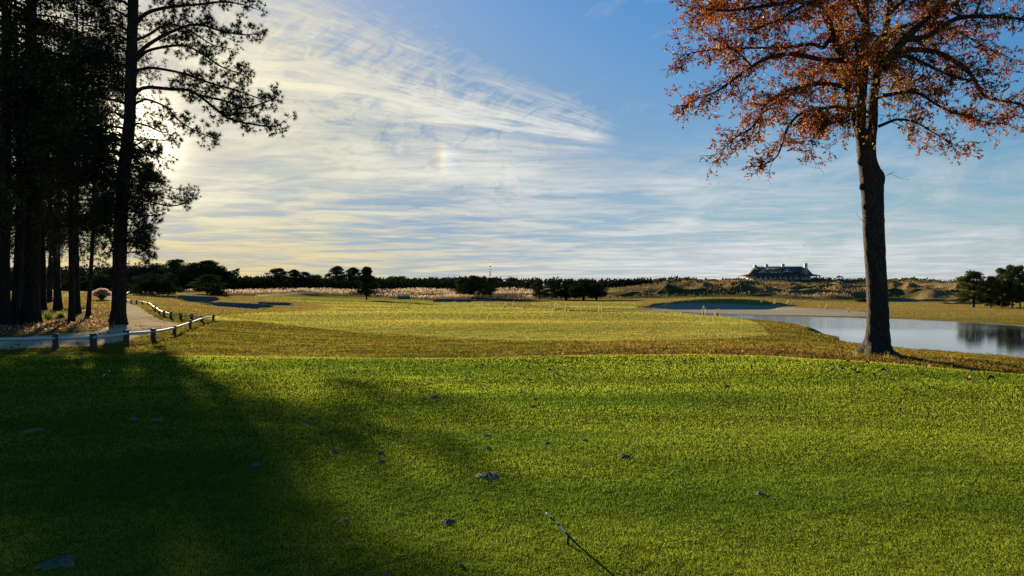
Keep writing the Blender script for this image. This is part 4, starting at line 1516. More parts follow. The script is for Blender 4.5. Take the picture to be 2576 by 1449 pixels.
def proto(kind, seed):
    """tree of height 10 and half width ~1 unit scaled later; returns trunk mesh, crown mesh, half width"""
    global rng
    keep_ = rng
    rng = np.random.default_rng(seed)
    H = 10.0
    tr = MB()
    trunk = np.array([[.25 * math.sin(z * .35 + seed) * z / 10, .2 * math.sin(z * .3 + 2 * seed) * z / 10, z] for z in np.linspace(-.6, 9.2 if kind in ('pine', 'umbrella', 'sparse', 'conifer') else 6.5, 12)])
    rad0 = {'pine': .22, 'umbrella': .2, 'sparse': .13, 'conifer': .2, 'broad': .3, 'oak': .42, 'bush': .2}[kind]
    tr.tube(trunk, np.linspace(rad0, rad0 * .25, 12), 8, rough=.05)
    cs, rs = [], []

    def top(z):
        return np.array([np.interp(z, trunk[:, 2], trunk[:, 0]), np.interp(z, trunk[:, 2], trunk[:, 1]), z])
    if kind in ('pine', 'umbrella', 'sparse'):
        z0 = {'pine': 1.7, 'umbrella': 4.6, 'sparse': 6.4}[kind]
        m = {'pine': 64, 'umbrella': 46, 'sparse': 16}[kind]
        for j in range(m):
            q = j / (m - 1)
            z = z0 + (9.5 - z0) * q
            w_ = {'pine': 2.5 * math.sin(PI * min(.97, .25 + .72 * q)) + .3, 'umbrella': 2.4 * math.sin(PI * min(.95, .22 + .72 * q)) + .3, 'sparse': 2.0 * math.sin(PI * min(.9, .3 + .6 * q)) + .2}[kind]
            a = rng.uniform(0, 2 * PI)
            rr = w_ * rng.uniform(.25, 1.0)
            c = top(min(z, 9.2)) + np.array([math.cos(a) * rr, math.sin(a) * rr, rng.uniform(-.2, .3)])
            b0 = top(max(z0 * .9, min(z - .5, 9.0)))
            tr.tube(np.array([b0, (b0 + c) / 2 + np.array([0, 0, -.08]), c]), [.07, .05, .02], 4)
            cs.append(c)
            rs.append(rng.uniform(.5, .95) * (.75 if kind == 'sparse' else 1))
        n = {'pine': 9000, 'umbrella': 7500, 'sparse': 2000}[kind]
        L, W, hwid = .34, .15, 2.6
        flat = .62
    elif kind == 'conifer':
        for j in range(80):
            q = rng.random() ** .8
            z = 1.3 + 8.4 * q
            w_ = 3.0 * (1 - q) ** .75 * (.75 + .25 * math.sin(q * 22)) + .2
            if q < .12:
                w_ *= .8
            a = rng.uniform(0, 2 * PI)
            rr = w_ * rng.uniform(.2, .95)
            cs.append(np.array([math.cos(a) * rr, math.sin(a) * rr, z]))
            rs.append(rng.uniform(.4, .75))
        n, L, W, flat, hwid = 14000, .42, .14, .8, 2.5
    else:
        zb = {'broad': 1.0, 'oak': .9, 'bush': .2}[kind]
        wd_ = {'broad': 3.6, 'oak': 4.2, 'bush': 6.0}[kind]
        for j in range(70):
            d = rdir(1)[0]
            d[2] = abs(d[2]) * 1.0 - .25 * (rng.random() < .4)
            r = rng.uniform(.35, 1.0)
            c = np.array([d[0] * wd_ * r, d[1] * wd_ * r, zb + 1.4 + (7.6 - zb) * max(-.12, d[2]) * r * rng.uniform(.85, 1.05)])
            c[2] = min(c[2], 9.3)
            cs.append(c)
            rs.append(rng.uniform(.7, 1.35))
            if j % 3 == 0 and kind != 'bush':
                b0 = top(rng.uniform(1.6, 4.5))
                tr.tube(np.array([b0, (b0 + c) / 2 + np.array([0, 0, .1]), c]), [.14, .09, .03], 5)
        n, L, W, flat, hwid = 12000, .42, .26, .85, wd_ * .93
    cs, rs = np.array(cs), np.array(rs)
    V, Q, i, d = blob_leaves(cs, rs, n, L, W, flat)
    V[:, 2] = np.maximum(V[:, 2], -.2)
    base = {'pine': (.040, .046, .014), 'umbrella': (.038, .042, .014), 'sparse': (.05, .05, .02), 'conifer': (.024, .034, .012), 'broad': (.042, .042, .014), 'oak': (.026, .032, .012), 'bush': (.026, .030, .012)}[kind]
    tone = rng.uniform(.6, 1.45, len(cs))
    c = np.array(base) * 1.5 * (tone[i] * rng.uniform(.8, 1.2, n))[:, None] * (1 + rng.normal(0, .08, (n, 3)))
    tm = tr.mesh('trunk_' + kind, M['pinebark'], True)
    cm = new_mesh('crown_' + kind, V, [Q], M['farfoliage'], np.repeat(np.clip(c, .003, 1), 4, 0))
    rng = keep_
    return tm, cm, hwid


NAME = {'pine': 'pine_tree', 'umbrella': 'pine_tree', 'sparse': 'pine_tree', 'conifer': 'evergreen_tree', 'broad': 'broadleaf_tree', 'oak': 'oak_tree', 'bush': 'bush'}
CAT = {'bush': 'bush'}
PROT = {}


def far_tree(X, d, topY, hw, kind, label, var=0, group=None, Yb=None, rz=None):
    if Yb is not None:
        B = hit(X, Yb)
        d = B[1]
    else:
        B = np.array([ux(X) * d, d, zf(ux(X) * d, d)])
    key = (kind, var)
    if key not in PROT:
        PROT[key] = proto(kind, 100 + 17 * var + len(kind))
    tm, cm, hwid = PROT[key]
    t = thing(NAME[kind], label, CAT.get(kind, 'tree'), B, group, rng.uniform(0, 6.28) if rz is None else rz)
    H = EYE - (topY - CY) / F * d - B[2]
    s = hw / F * d / hwid
    t.scale = (s, s, H / 10.0)
    if kind != 'bush':
        obj('trunk', tm, t)
    obj('crown', cm, t)
    return t


G1 = 'trees of the far tree line'
FT = [
    (205, 270, 690, 42, 'broad', 'far broadleaf tree seen low between the moss hung trees', 0),
    (255, 260, 682, 45, 'broad', 'far broadleaf tree showing between the thinnest pine and the thick pine', 1),
    (305, 285, 664, 44, 'broad', 'far broadleaf tree directly behind the thick straight pine', 0),
    (348, 300, 655, 44, 'broad', 'far dark tree just right of the thick pine, above the rail fence corner', 1),
    (392, 312, 654, 42, 'broad', 'far dark tree rising behind the dark round bush', 0),
    (440, 300, 651, 42, 'pine', 'far pine at the left shoulder of the tallest clump of the tree line', 0),
    (482, 300, 648, 46, 'broad', 'far broadleaf tree at the summit of the tallest clump of the tree line', 1),
    (524, 300, 654, 42, 'umbrella', 'far umbrella pine at the right shoulder of the tallest clump', 0),
    (556, 305, 674, 30, 'umbrella', 'far umbrella pine ending the tallest clump of the tree line', 1),
    (522, 205, 690, 38, 'pine', 'yellow green pine standing in front of the tallest clump', 1),
    (545, 188, 705, 22, 'bush', 'small rounded yellow green bush before the tallest clump', 1),
    (594, 330, 674, 17, 'sparse', 'thin see-through pine standing alone in a gap of the tree line', 0),
    (616, 340, 696, 24, 'broad', 'low far tree right beside the thin see-through pine', 0),
    (640, 330, 692, 24, 'broad', 'far broadleaf tree left of the round dark far bush', 1),
    (663, 315, 687, 28, 'bush', 'round dark bush in the tree line below the umbrella pines', 0),
    (703, 300, 674, 28, 'umbrella', 'broadest umbrella pine above the left end of the pale dune grass', 0),
    (741, 312, 677, 21, 'umbrella', 'umbrella pine with gaps in its crown, next to the broadest one', 1),
    (764, 318, 683, 18, 'umbrella', 'small umbrella pine last of three in a row', 0),
    (790, 330, 685, 27, 'broad', 'far broadleaf tree right of the three umbrella pines', 0),
    (818, 335, 694, 24, 'broad', 'low far tree left of the tall twin umbrella pines', 1),
    (847, 280, 668, 25, 'umbrella', 'tallest lone umbrella pine left of the bushy dark evergreen', 1),
    (888, 290, 672, 22, 'umbrella', 'umbrella pine partly behind the bushy dark evergreen', 0),
    (866, 325, 700, 34, 'broad', 'low dark tree beneath the tallest lone umbrella pine', 0),
    (968, 335, 697, 28, 'broad', 'far tree right behind the bushy dark evergreen', 1),
    (1001, 330, 689, 32, 'broad', 'rounded far tree standing higher than the low wood right of the evergreen', 0),
]
for X, d, ty, hw, k, lb, v_ in FT:
    far_tree(X, d, ty, hw, k, lb, v_, G1)
far_tree(922, 0, 672, 30, 'conifer', 'bushy dark evergreen standing alone in the pale dune grass', 0, None, Yb=755)
far_tree(390, 165, 675, 62, 'bush', 'large dark round bush beyond the rail fence corner', 0, None)
far_tree(240, 0, 690, 26, 'bush', 'lighter green round bush beyond the pink plumed grass', 1, None, Yb=731)
G2 = 'clump of dark pines at the middle of the far rough'
for X, ty, hw, v_, lb in ((1165, 696, 22, 0, 'leftmost pine of the four tree clump below the mast'), (1189, 691, 25, 1, 'tallest pine of the four tree clump below the mast'),
                          (1213, 699, 20, 0, 'third pine of the four tree clump, lowest crowned'), (1233, 697, 22, 1, 'rightmost pine of the four tree clump below the mast')):
    far_tree(X, 0, ty, hw, 'pine', lb, v_, G2, Yb=749)
G3 = 'dark live oaks in front of the far wood'
for X, ty, hw, k, v_, lb, yb in ((1357, 703, 24, 'pine', 0, 'pine at the left end of the live oak cluster', 753), (1388, 703, 22, 'pine', 1, 'second pine of the live oak cluster, thinner than its neighbour', 753),
                                 (1424, 708, 34, 'oak', 0, 'lower live oak in the middle of the cluster', 755), (1468, 694, 38, 'oak', 0, 'tallest live oak of the cluster, black crowned', 756),
                                 (1500, 703, 27, 'oak', 0, 'live oak at the right end of the cluster', 755)):
    far_tree(X, 0, ty, hw, k, lb, v_, G3, Yb=yb)
G4 = 'pines on the far bank at the right'
for X, ty, hw, v_, lb, yb in ((2449, 680, 40, 0, 'pine standing apart at the left of the far bank clump', 773), (2492, 692, 24, 1, 'shorter pine between the lone pine and the tall far bank clump', 774),
                              (2520, 671, 27, 1, 'first tall pine of the far bank clump', 774), (2546, 665, 26, 0, 'tallest pine of the far bank clump', 775), (2566, 664, 24, 1, 'far bank pine cut by the right edge of the picture', 775),
                              (2612, 668, 30, 0, 'far bank pine just beyond the right edge', 776), (2655, 672, 30, 1, 'far bank pine well beyond the right edge', 776)):
    far_tree(X, 0, ty, hw, 'pine', lb, v_, G4, Yb=yb)
far_tree(2512, 0, 738, 28, 'bush', 'low dark bush at the foot of the far bank pines', 0, None, Yb=772)
far_tree(2172, 0, 748, 17, 'bush', 'small dark bush on the hillside left of the autumn tree trunk', 0, None, Yb=760)

# the far wood: one mass of crowns
n = 1200
X = rng.uniform(-900, 3500, n)
d = rng.uniform(640, 760, n)
topY = np.interp(X, [-900, 300, 600, 1000, 1040, 1150, 1340, 1550, 1850, 2230, 2300, 2420, 2600, 3500], [690, 690, 703, 706, 706, 700, 704, 706, 703, 707, 707, 713, 716, 712])
zt = EYE - (topY + rng.normal(0, 1.3, n) + 3.0 * vn(X / 40.0, X * 0, 6) + 1.5 * vn(X / 14.0, X * 0, 7) - CY) / F * d
zb = Z(ux(X) * d, d)
cs, rs = [], []
for i in range(n):
    r = rng.uniform(2.4, 4.6)
    cs.append((ux(X[i]) * d[i], d[i], zt[i] - r * .8))
    rs.append(r)
    h = zt[i] - zb[i]
    for f in (.62, .3):
        cs.append((ux(X[i]) * d[i] + rng.normal(0, 2), d[i] + rng.normal(0, 2), zb[i] + h * f))
        rs.append(r * 1.15)
cs, rs = np.array(cs), np.array(rs)
V, Q, i, dd = blob_leaves(cs, rs, 150000, 2.6, 1.6, .85)
tone = rng.uniform(.6, 1.4, len(cs))
rus = rng.random(len(cs)) < .13
cb = np.array((.030, .034, .014)) * tone[i][:, None]
cb = np.where((rus[i])[:, None], np.array((.075, .042, .02)) * tone[i][:, None], cb) * rng.uniform(.7, 1.3, (len(i), 1))
tag(obj('far_wood', new_mesh('far_wood', V, [Q], M['farfoliage'], np.repeat(cb, 4, 0))), 'dark continuous wood along the horizon', 'woods', kind='stuff')
# undergrowth below the nearer tree line
n = 40000
X = rng.uniform(-200, 1300, n)
d = rng.uniform(300, 360, n)
x = ux(X) * d
P = np.stack([x, d, Z(x, d) + rng.random(n) ** 1.2 * np.interp(X, [0, 320, 560, 600, 1100, 1300], [10, 11, 10, 6.0, 5.0, 3.5])], 1)
V, Q = leaves(P, rng.uniform(.9, 1.7, n), rng.uniform(.6, 1.0, n), None, 1, .3)
tag(obj('undergrowth', new_mesh('undergrowth', V, [Q], M['farfoliage'], np.repeat(jit((.026, .03, .012), n, .25, .06), 4, 0))), 'dark scrub filling the foot of the far tree line', 'undergrowth', kind='stuff')

# ------------------------------------------------------------------ communications mast
B = np.array([ux(1233) * 900, 900.0, zf(ux(1233) * 900, 900)])
mast = thing('radio_mast', 'thin grey radio mast rising above the far wood', 'mast', B)
Hm = EYE + (CY - 657) / F * 900 - B[2]
mb = MB()
for a in (0, 2.1, 4.2):
    mb.tube([(.8 * math.cos(a), .8 * math.sin(a), -1), (.35 * math.cos(a), .35 * math.sin(a), Hm * .93)], [.13, .10], 5)
for z in np.linspace(1, Hm * .92, 30):
    q = .8 - .45 * z / (Hm * .93)
    mb.tube([(q, 0, z), (-q * .5, q * .87, z + .6), (-q * .5, -q * .87, z + 1.2), (q, 0, z + 1.8)], .05, 4)
mb.tube([(0, 0, Hm * .9), (0, 0, Hm)], [.12, .05], 6)
mb.obj('lattice', M['metal'], mast)
for f, r in ((.62, 1.1), (.70, 1.0), (.52, .8), (.82, .55)):
    mb = MB()
    for a in np.arange(0, 2 * PI, PI / 3):
        x0, y0 = r * math.cos(a), r * math.sin(a)
        mb.tube([(x0, y0, Hm * f - 1.1), (x0, y0, Hm * f + 1.1)], .2, 6)
        mb.tube([(0, 0, Hm * f), (x0, y0, Hm * f)], .06, 4)
    mb.obj('antenna', M['metal'], mast)

# ------------------------------------------------------------------ clubhouse on the hill
HD_ = 425.0
UZ = .0268                                         # metres per pixel of the enlarged crop


def hx(zx):
    return (zx - 1050) * UZ


def hz(zy):
    return (587 - zy) * UZ


B = np.array([ux(1853 + 1050 * .1116) * HD_, HD_, zf(ux(1853 + 1050 * .1116) * HD_, HD_)])
club = thing('clubhouse', 'large shingled clubhouse with gables, chimneys and a wraparound porch on the hill', 'house', B)
DP = 17.0
mb = MB()
mb.box(hx(395), hx(1700), 2.6, DP - 2.6, -1.5, hz(470))
mb.obj('wall', M['stonewall'], club)
mb = MB()
mb.box(hx(205), hx(1895), 0, DP, -1.5, .12)
mb.obj('porch_floor', M['chimney'], club)
# main roof: hipped ends steep, ridge long
rf = MB()
zr, ze = hz(268), hz(442)
xl, xr, rl, rr_ = hx(372), hx(1722), hx(530), hx(1600)
y0, y1, ym = 2.2, DP - 2.2, DP / 2
V = [(xl, y0, ze), (xr, y0, ze), (xr, y1, ze), (xl, y1, ze), (rl, ym, zr), (rr_, ym, zr)]
rf.add(V, Q=[(0, 1, 5, 4), (2, 3, 4, 5), (3, 2, 1, 0)], T=[(1, 2, 5), (3, 0, 4)])
roof = rf.obj('roof', M['roof'], club)
# porch roof: skirt sloping out
pr = MB()
a0, a1 = hx(195), hx(1903)
zo = hz(482)
o_ = [(a0, -.4, zo), (a1, -.4, zo), (a1, DP + .4, zo), (a0, DP + .4, zo)]
i_ = [(xl, y0, ze + .02), (xr, y0, ze + .02), (xr, y1, ze + .02), (xl, y1, ze + .02)]
ob = [(x, y, z - .22) for x, y, z in o_]
ib = [(x, y, z - .25) for x, y, z in i_]
V = o_ + i_ + ob + ib
Q = []
for k in range(4):
    n_ = (k + 1) % 4
    Q += [(k, n_, 4 + n_, 4 + k), (8 + n_, 8 + k, 12 + k, 12 + n_), (8 + k, 8 + n_, n_, k)]
pr.add(V, Q=Q)
pr.obj('porch_roof', M['roof'], club)


def roof_y(z):     # depth of the main front slope at height z
    return y0 + (ym - y0) * (z - ze) / (zr - ze)


def gable(xa, xb, xm, zb, zt, yf, back):
    """front gable: pale wall triangle, two roof slopes running back into the main roof"""
    w_ = MB()
    w_.prism([(xa, zb), (xb, zb), (xm, zt)], yf, yf + 1.2)
    g_ = w_.obj('gable_wall', M['stonewall'], club)
    s_ = MB()
    t_ = .28
    e = .55
    sl = (zt - zb) / (xm - xa)
    for sx, xe in ((-1, xa), (1, xb)):
        xe2 = xe + sx * e
        ze2 = zb - sl * e
        pts = [(xm, zt + t_), (xe2, ze2 + t_), (xe2, ze2 + .02), (xm, zt + .02)]
        s_.prism(pts if sx < 0 else pts[::-1], yf - .45, back)
    s_.obj('gable_roof', M['roof'], club)
    return g_


def window(parent, xa, xb, za, zb, y, n, pane=True):
    f = MB()
    f.box(xa - .12, xb + .12, y - .10, y - .02, za - .12, za)
    f.box(xa - .12, xb + .12, y - .10, y - .02, zb, zb + .12)
    for k in range(n + 1):
        x = xa + (xb - xa) * k / n
        f.box(x - .07, x + .07, y - .10, y - .02, za, zb)
    w_ = f.obj('window', M['trim'], parent)
    p_ = MB()
    p_.box(xa, xb, y - .06, y - .03, za, zb)
    p_.obj('pane', M['glass'], w_)
    return w_


for xa, xb, xm, zb, zt, win in ((480, 772, 622, 430, 312, (577, 665)), (1022, 1325, 1170, 416, 298, (1120, 1222)), (1438, 1702, 1575, 432, 288, None)):
    g_ = gable(hx(xa), hx(xb), hx(xm), hz(zb), hz(zt), 1.6, ym - .3)
    if win:
        window(club, hx(win[0]), hx(win[1]), hz(418 if xa < 900 else 410), hz(378 if xa < 900 else 364), 1.6, 3)
    else:
        for wx_ in (1530, 1622):
            window(club, hx(wx_), hx(wx_ + 18), hz(425), hz(378), 1.6, 1)
# shed dormer between the front gables
mb = MB()
mb.box(hx(748), hx(1075), 2.0, ym, hz(462), hz(362))
mb.obj('dormer_wall', M['stonewall'], club)
mb = MB()
zt_ = hz(350)
mb.add([(hx(735), 1.5, hz(360)), (hx(1090), 1.5, hz(360)), (hx(1090), ym, hz(300)), (hx(735), ym, hz(300)), (hx(735), 1.5, hz(366)), (hx(1090), 1.5, hz(366)), (hx(1090), ym, hz(306)), (hx(735), ym, hz(306))],
       Q=[(0, 1, 2, 3), (7, 6, 5, 4), (0, 4, 5, 1), (1, 5, 6, 2), (3, 7, 4, 0), (2, 6, 7, 3)])
mb.obj('dormer_roof', M['roof'], club)
for a, b, k in ((822, 872, 2), (886, 965, 3), (985, 1020, 1)):
    window(club, hx(a), hx(b), hz(440), hz(384), 2.0, k)
for a, b, zt_, zb_, y in ((508, 566, 243, 300, ym - .8), (740, 797, 230, 345, ym - 2.5), (1128, 1184, 222, 310, ym - 1.5), (1548, 1607, 216, 440, .9)):
    mb = MB()
    mb.box(hx(a), hx(b), y, y + 1.5, hz(zb_) - .6, hz(zt_))
    mb.box(hx(a) - .12, hx(b) + .12, y - .12, y + 1.62, hz(zt_), hz(zt_) + .2)
    mb.box(hx((a + b) / 2) - .18, hx((a + b) / 2) + .18, y + .5, y + .9, hz(zt_) + .2, hz(zt_) + .55)
    mb.obj('chimney', M['chimney'], club)
for cx in (222, 284, 340, 378, 440, 552, 665, 776, 888, 1004, 1120, 1236, 1356, 1480, 1545, 1605, 1660, 1870):
    mb = MB()
    mb.box(hx(cx) - .24, hx(cx) + .24, .3, .78, .12, hz(490))
    mb.box(hx(cx) - .34, hx(cx) + .34, .2, .88, .12, .6)
    mb.obj('porch_column', M['column'], club)
for a, b, k in ((482, 535, 2), (575, 645, 3), (690, 760, 2), (822, 872, 2), (905, 962, 2), (1015, 1085, 3), (1140, 1215, 3), (1255, 1312, 2), (1440, 1466, 1), (1500, 1530, 1), (1625, 1650, 1)):
    window(club, hx(a), hx(b), hz(582), hz(505), 2.6, k)
mb = MB()
mb.box(hx(390), hx(1480), .5, .62, .9, 1.0)
for x in np.linspace(hx(390), hx(1480), 60):
    mb.box(x - .03, x + .03, .53, .59, .12, .9)
mb.obj('porch_railing', M['trim'], club)
mb = MB()
mb.tube([(hx(1045), ym, zr - .2), (hx(1045), ym, zr + .9)], .05, 6)
mb.tube([(hx(1032), ym, zr + .85), (hx(1058), ym, zr + .75)], .07, 5)
mb.obj('weather_vane', M['trim'], club)

# hedges along the porch
for a, b, h, lb in ((130, 260, .6, 'low dark hedge before the left end of the clubhouse porch'), (860, 1010, .55, 'low dark hedge before the middle of the clubhouse porch'), (1690, 1890, .7, 'low dark hedge before the right end of the clubhouse porch')):
    n = 900
    xs = rng.uniform(hx(a), hx(b), n)
    P = np.stack([xs, rng.uniform(-1.8, -.8, n), rng.random(n) * h * (.8 + .4 * vn(xs, xs * 0, 2))], 1)
    V, Q = leaves(P, .4, .28, None, 1, .3)
    o = obj('hedge', new_mesh('hedge', V, [Q], M['foliage'], np.repeat(jit((.025, .03, .012), n), 4, 0)), None, B)
    tag(o, lb, 'hedge', 'hedges round the clubhouse')

# blue pop-up canopy
X = 1853 + 2300 * .1116
B = np.array([ux(X) * HD_, HD_, zf(ux(X) * HD_, HD_)])
tent = thing('canopy_tent', 'blue pop-up canopy tent standing right of the clubhouse', 'canopy', B)
mb = MB()
w_, za, zb = 2.0, 1.95, 3.0
V = [(-w_, -w_, za), (w_, -w_, za), (w_, w_, za), (-w_, w_, za), (-w_ * .35, -w_ * .35, za + .62), (w_ * .35, -w_ * .35, za + .62), (w_ * .35, w_ * .35, za + .62), (-w_ * .35, w_ * .35, za + .62), (0, 0, zb)]
V += [(x, y, z - .28) for x, y, z in V[:4]]
Q = [(0, 1, 5, 4), (1, 2, 6, 5), (2, 3, 7, 6), (3, 0, 4, 7)] + [(k, 9 + k, 9 + (k + 1) % 4, (k + 1) % 4) for k in range(4)]
mb.add(V, Q=Q, T=[(4, 5, 8), (5, 6, 8), (6, 7, 8), (7, 4, 8)])
mb.obj('canopy_roof', M['canopyblue'], tent)
for sx in (-1, 1):
    for sy in (-1, 1):
        mb = MB()
        mb.tube([(sx * (w_ - .06), sy * (w_ - .06), -.1), (sx * (w_ - .06), sy * (w_ - .06), za)], .05, 6)
        mb.obj('leg', M['metal'], tent)

# golf cart
X = 1853 + 1960 * .1116
B = np.array([ux(X) * (HD_ - 2), HD_ - 2, zf(ux(X) * (HD_ - 2), HD_ - 2)])
cart = thing('golf_cart', 'golf cart parked between the clubhouse and the blue canopy', 'golf cart', B)
mb = MB()
mb.prism([(-1.15, .3), (1.1, .3), (1.2, .55), (.75, .85), (.45, .8), (.35, .45), (-.2, .45), (-.25, .8), (-.9, .8), (-1.2, .55)], -.6, .6)
mb.obj('body', M['trim'], cart)
mb = MB()
mb.box(-.75, -.2, -.55, .55, .8, .95).box(-.85, -.72, -.55, .55, .9, 1.35)
mb.obj('seat', M['cloth'], cart)
mb = MB()
mb.box(-.95, .8, -.62, .62, 1.82, 1.9)
mb.obj('roof', M['white'], cart)
for sx, sy in ((-.85, -.55), (-.85, .55), (.65, -.55), (.65, .55)):
    mb = MB()
    mb.tube([(sx, sy, .6), (sx * .95, sy, 1.83)], .03, 5)
    mb.obj('roof_post', M['metal'], cart)
    mb = MB()
    mb.tube([(sx * 1.0, sy - .1, .22), (sx * 1.0, sy + .1, .22)], .22, 14)
    mb.obj('wheel', M['black'], cart)

# a person standing on the crest
X = 1853 + 2080 * .1116
B = np.array([ux(X) * (HD_ + 2), HD_ + 2, zf(ux(X) * (HD_ + 2), HD_ + 2)])
pv = [(0, 0, .92), (0, 0, 1.15), (0, 0, 1.38), (0, 0, 1.50), (0, -.01, 1.60), (0, -.01, 1.72), (-.18, 0, 1.40), (-.25, .02, 1.12), (-.22, -.10, .90), (.18, 0, 1.40), (.25, .02, 1.12), (.20, -.12, .92),
      (-.10, 0, .88), (-.11, -.02, .48), (-.11, .02, .06), (-.11, -.14, .03), (.10, 0, .88), (.12, -.02, .48), (.13, .02, .06), (.13, -.14, .03)]
pe = [(0, 1), (1, 2), (2, 3), (3, 4), (4, 5), (2, 6), (6, 7), (7, 8), (2, 9), (9, 10), (10, 11), (0, 12), (12, 13), (13, 14), (14, 15), (0, 16), (16, 17), (17, 18), (18, 19)]
prad = [.14, .13, .15, .06, .09, .085, .065, .05, .04, .065, .05, .04, .095, .065, .05, .04, .095, .065, .05, .04]
me = bpy.data.meshes.new('person')
me.from_pydata(pv, pe, [])
per = obj('person', me, None, B)
sk = per.modifiers.new('skin', 'SKIN')
for i, r in enumerate(prad):
    me.skin_vertices[0].data[i].radius = (r, r * .9)
me.skin_vertices[0].data[0].use_root = True
ss = per.modifiers.new('sub', 'SUBSURF')
ss.levels = ss.render_levels = 1
me.materials.append(M['cloth'])
tag(per, 'person in dark clothes standing on the crest left of the blue canopy', 'person')

# gull in flight
B = pt(2024, 619, 150)
mb = MB()
mb.tube([(0, -.22, 0), (0, -.12, .02), (0, .05, .02), (0, .2, 0), (0, .28, 0)], [.01, .045, .06, .03, .02], 8)
for s in (-1, 1):
    mb.add([(s * .03, -.06, .03), (s * .03, .10, .03), (s * .26, -.08, .16), (s * .26, .05, .16), (s * .55, .06, .05), (s * .30, -.07, .14)], Q=[(0, 2, 3, 1)], T=[(2, 4, 3)])
o = mb.obj('bird', M['feather'], None, loc=B)
o.rotation_euler = (0, 0, .4)
tag(o, 'small grey bird flying above the clubhouse', 'bird')

rng = np.random.default_rng(61)

# ------------------------------------------------------------------ split rail fence along the path
def fence(postpx, label, hpost=.40, rail=.05, pw_=.07, name='rail_fence'):
    pts = [hit(X, Y) for X, Y in postpx]
    f = thing(name, label, 'fence', pts[0])
    o0 = np.array(pts[0])
    for i, p in enumerate(pts):
        q = p - o0
        a = pts[min(i + 1, len(pts) - 1)] - pts[max(i - 1, 0)]
        yaw = math.atan2(a[1], a[0])
        h = hpost * rng.uniform(.95, 1.08)
        mb = MB()
        w_ = pw_
        tl = rng.normal(0, .012, 2)
        V = [(sx * w_, sy * w_, -.25) for sx, sy in ((-1, -1), (1, -1), (1, 1), (-1, 1))] + [(sx * w_ + tl[0], sy * w_ + tl[1], h - .02) for sx, sy in ((-1, -1), (1, -1), (1, 1), (-1, 1))] + \
            [(sx * (w_ - .02) + tl[0], sy * (w_ - .02) + tl[1], h) for sx, sy in ((-1, -1), (1, -1), (1, 1), (-1, 1))]
        Q = [(3, 2, 1, 0), (8, 9, 10, 11)] + [(k, (k + 1) % 4, 4 + (k + 1) % 4, 4 + k) for k in range(4)] + [(4 + k, 4 + (k + 1) % 4, 8 + (k + 1) % 4, 8 + k) for k in range(4)]
        mb.add(V, Q=Q)
        o = mb.obj('post', M['postwood'], f, loc=q)
        o.rotation_euler = (0, 0, yaw)
    for i in range(len(pts) - 1):
        a, b = pts[i] - o0, pts[i + 1] - o0
        a = a + np.array([0, 0, hpost * .74])
        b = b + np.array([0, 0, hpost * .74])
        d = unit(b - a)
        L = np.linalg.norm(b - a)
        a2, b2 = a - d * .11, b + d * .11
        sd_ = unit(np.cross(d, np.array([0, 0, 1.0])))
        sgn = 1 if i % 2 else -1
        a2 = a2 + sd_ * .03 * sgn
        b2 = b2 + sd_ * .03 * sgn
        t_ = np.linspace(0, 1, 9)
        P = a2 + (b2 - a2) * t_[:, None] + np.array([0, 0, -.015]) * np.sin(PI * t_)[:, None]
        R = rail * np.interp(t_, [0, .06, .14, .86, .94, 1], [.55, .7, 1, 1, .7, .55]) * rng.uniform(.92, 1.08, 9)
        mb = MB()
        mb.tube(P, R, 6, rough=.06)
        mb.obj('rail', M['wood'], f)
    return f


near = [(-150, 884), (-40, 879), (50, 877), (140, 875), (237, 873), (319, 861), (386, 855), (439, 843), (478, 824), (508, 811), (536, 806)]
near = [(-150, 884), (-10, 878), (140, 875), (237, 873), (319, 861), (386, 855), (439, 843), (478, 826), (508, 812), (536, 806)]
fence(near, 'low split rail fence with pale rails along the near side of the sandy path')
fence([(507, 809), (482, 806), (455, 804), (430, 801), (412, 796), (400, 790), (391, 783), (383, 776), (373, 769), (358, 766), (344, 764), (330, 763), (316, 761), (300, 759)],
      'low split rail fence curving back up the far side of the sandy path', .42)
fence([(300, 753), (311, 748), (318, 743), (324, 739), (330, 735), (338, 732)], 'short run of low rail fence climbing behind the thick pine', .55, .08, .1)

# ------------------------------------------------------------------ pink plumed grass clumps by the path
def plume(X, Y, wpx, hpx, label, pink=(.50, .33, .27), nb=330):
    B = hit(X, Y)
    s_ = B[1] / F
    W, H = wpx * s_ / 2, hpx * s_
    t = thing('ornamental_grass', label, 'grass clump', B, 'clumps of pink plumed ornamental grass')
    a = rng.uniform(0, 2 * PI, nb)
    ti = rng.random(nb) ** .7
    D = np.stack([np.cos(a) * ti * W, np.sin(a) * ti * W, H * np.sqrt(np.maximum(1 - .75 * ti ** 2, .1)) * rng.uniform(.75, 1.05, nb)], 1)
    t_ = np.linspace(0, 1, 5)[None, :, None]
    P0 = D[:, None, :] * np.array([.12, .12, 0])
    P = P0 + D[:, None, :] * t_ * np.array([1, 1, 1]) + np.array([0, 0, 1]) * (H * .12) * np.sin(PI * t_)
    V, Q = tubes(P, np.full((nb, 5), 1.0) * np.linspace(.012, .006, 5)[None], 3)
    mb = MB().add(V, Q=Q, C=(.10, .09, .035))
    mb.obj('leaves', M['dry'], t, cols=True)
    k = 12
    f = rng.uniform(.5, 1.0, (nb, k, 1))
    pp = (P[:, 2, None, :] * (1 - (f - .5) * 2) + P[:, 4, None, :] * (f - .5) * 2).reshape(-1, 3)
    V, T = tufts(pp, unit(np.repeat(D, k, 0)), .16 * H, .022, 4, .45)
    obj('plume_leaves', new_mesh('plume_leaves', V, [T], M['dry'], np.repeat(jit(pink, nb * k, .25, .05), 12, 0)), t)


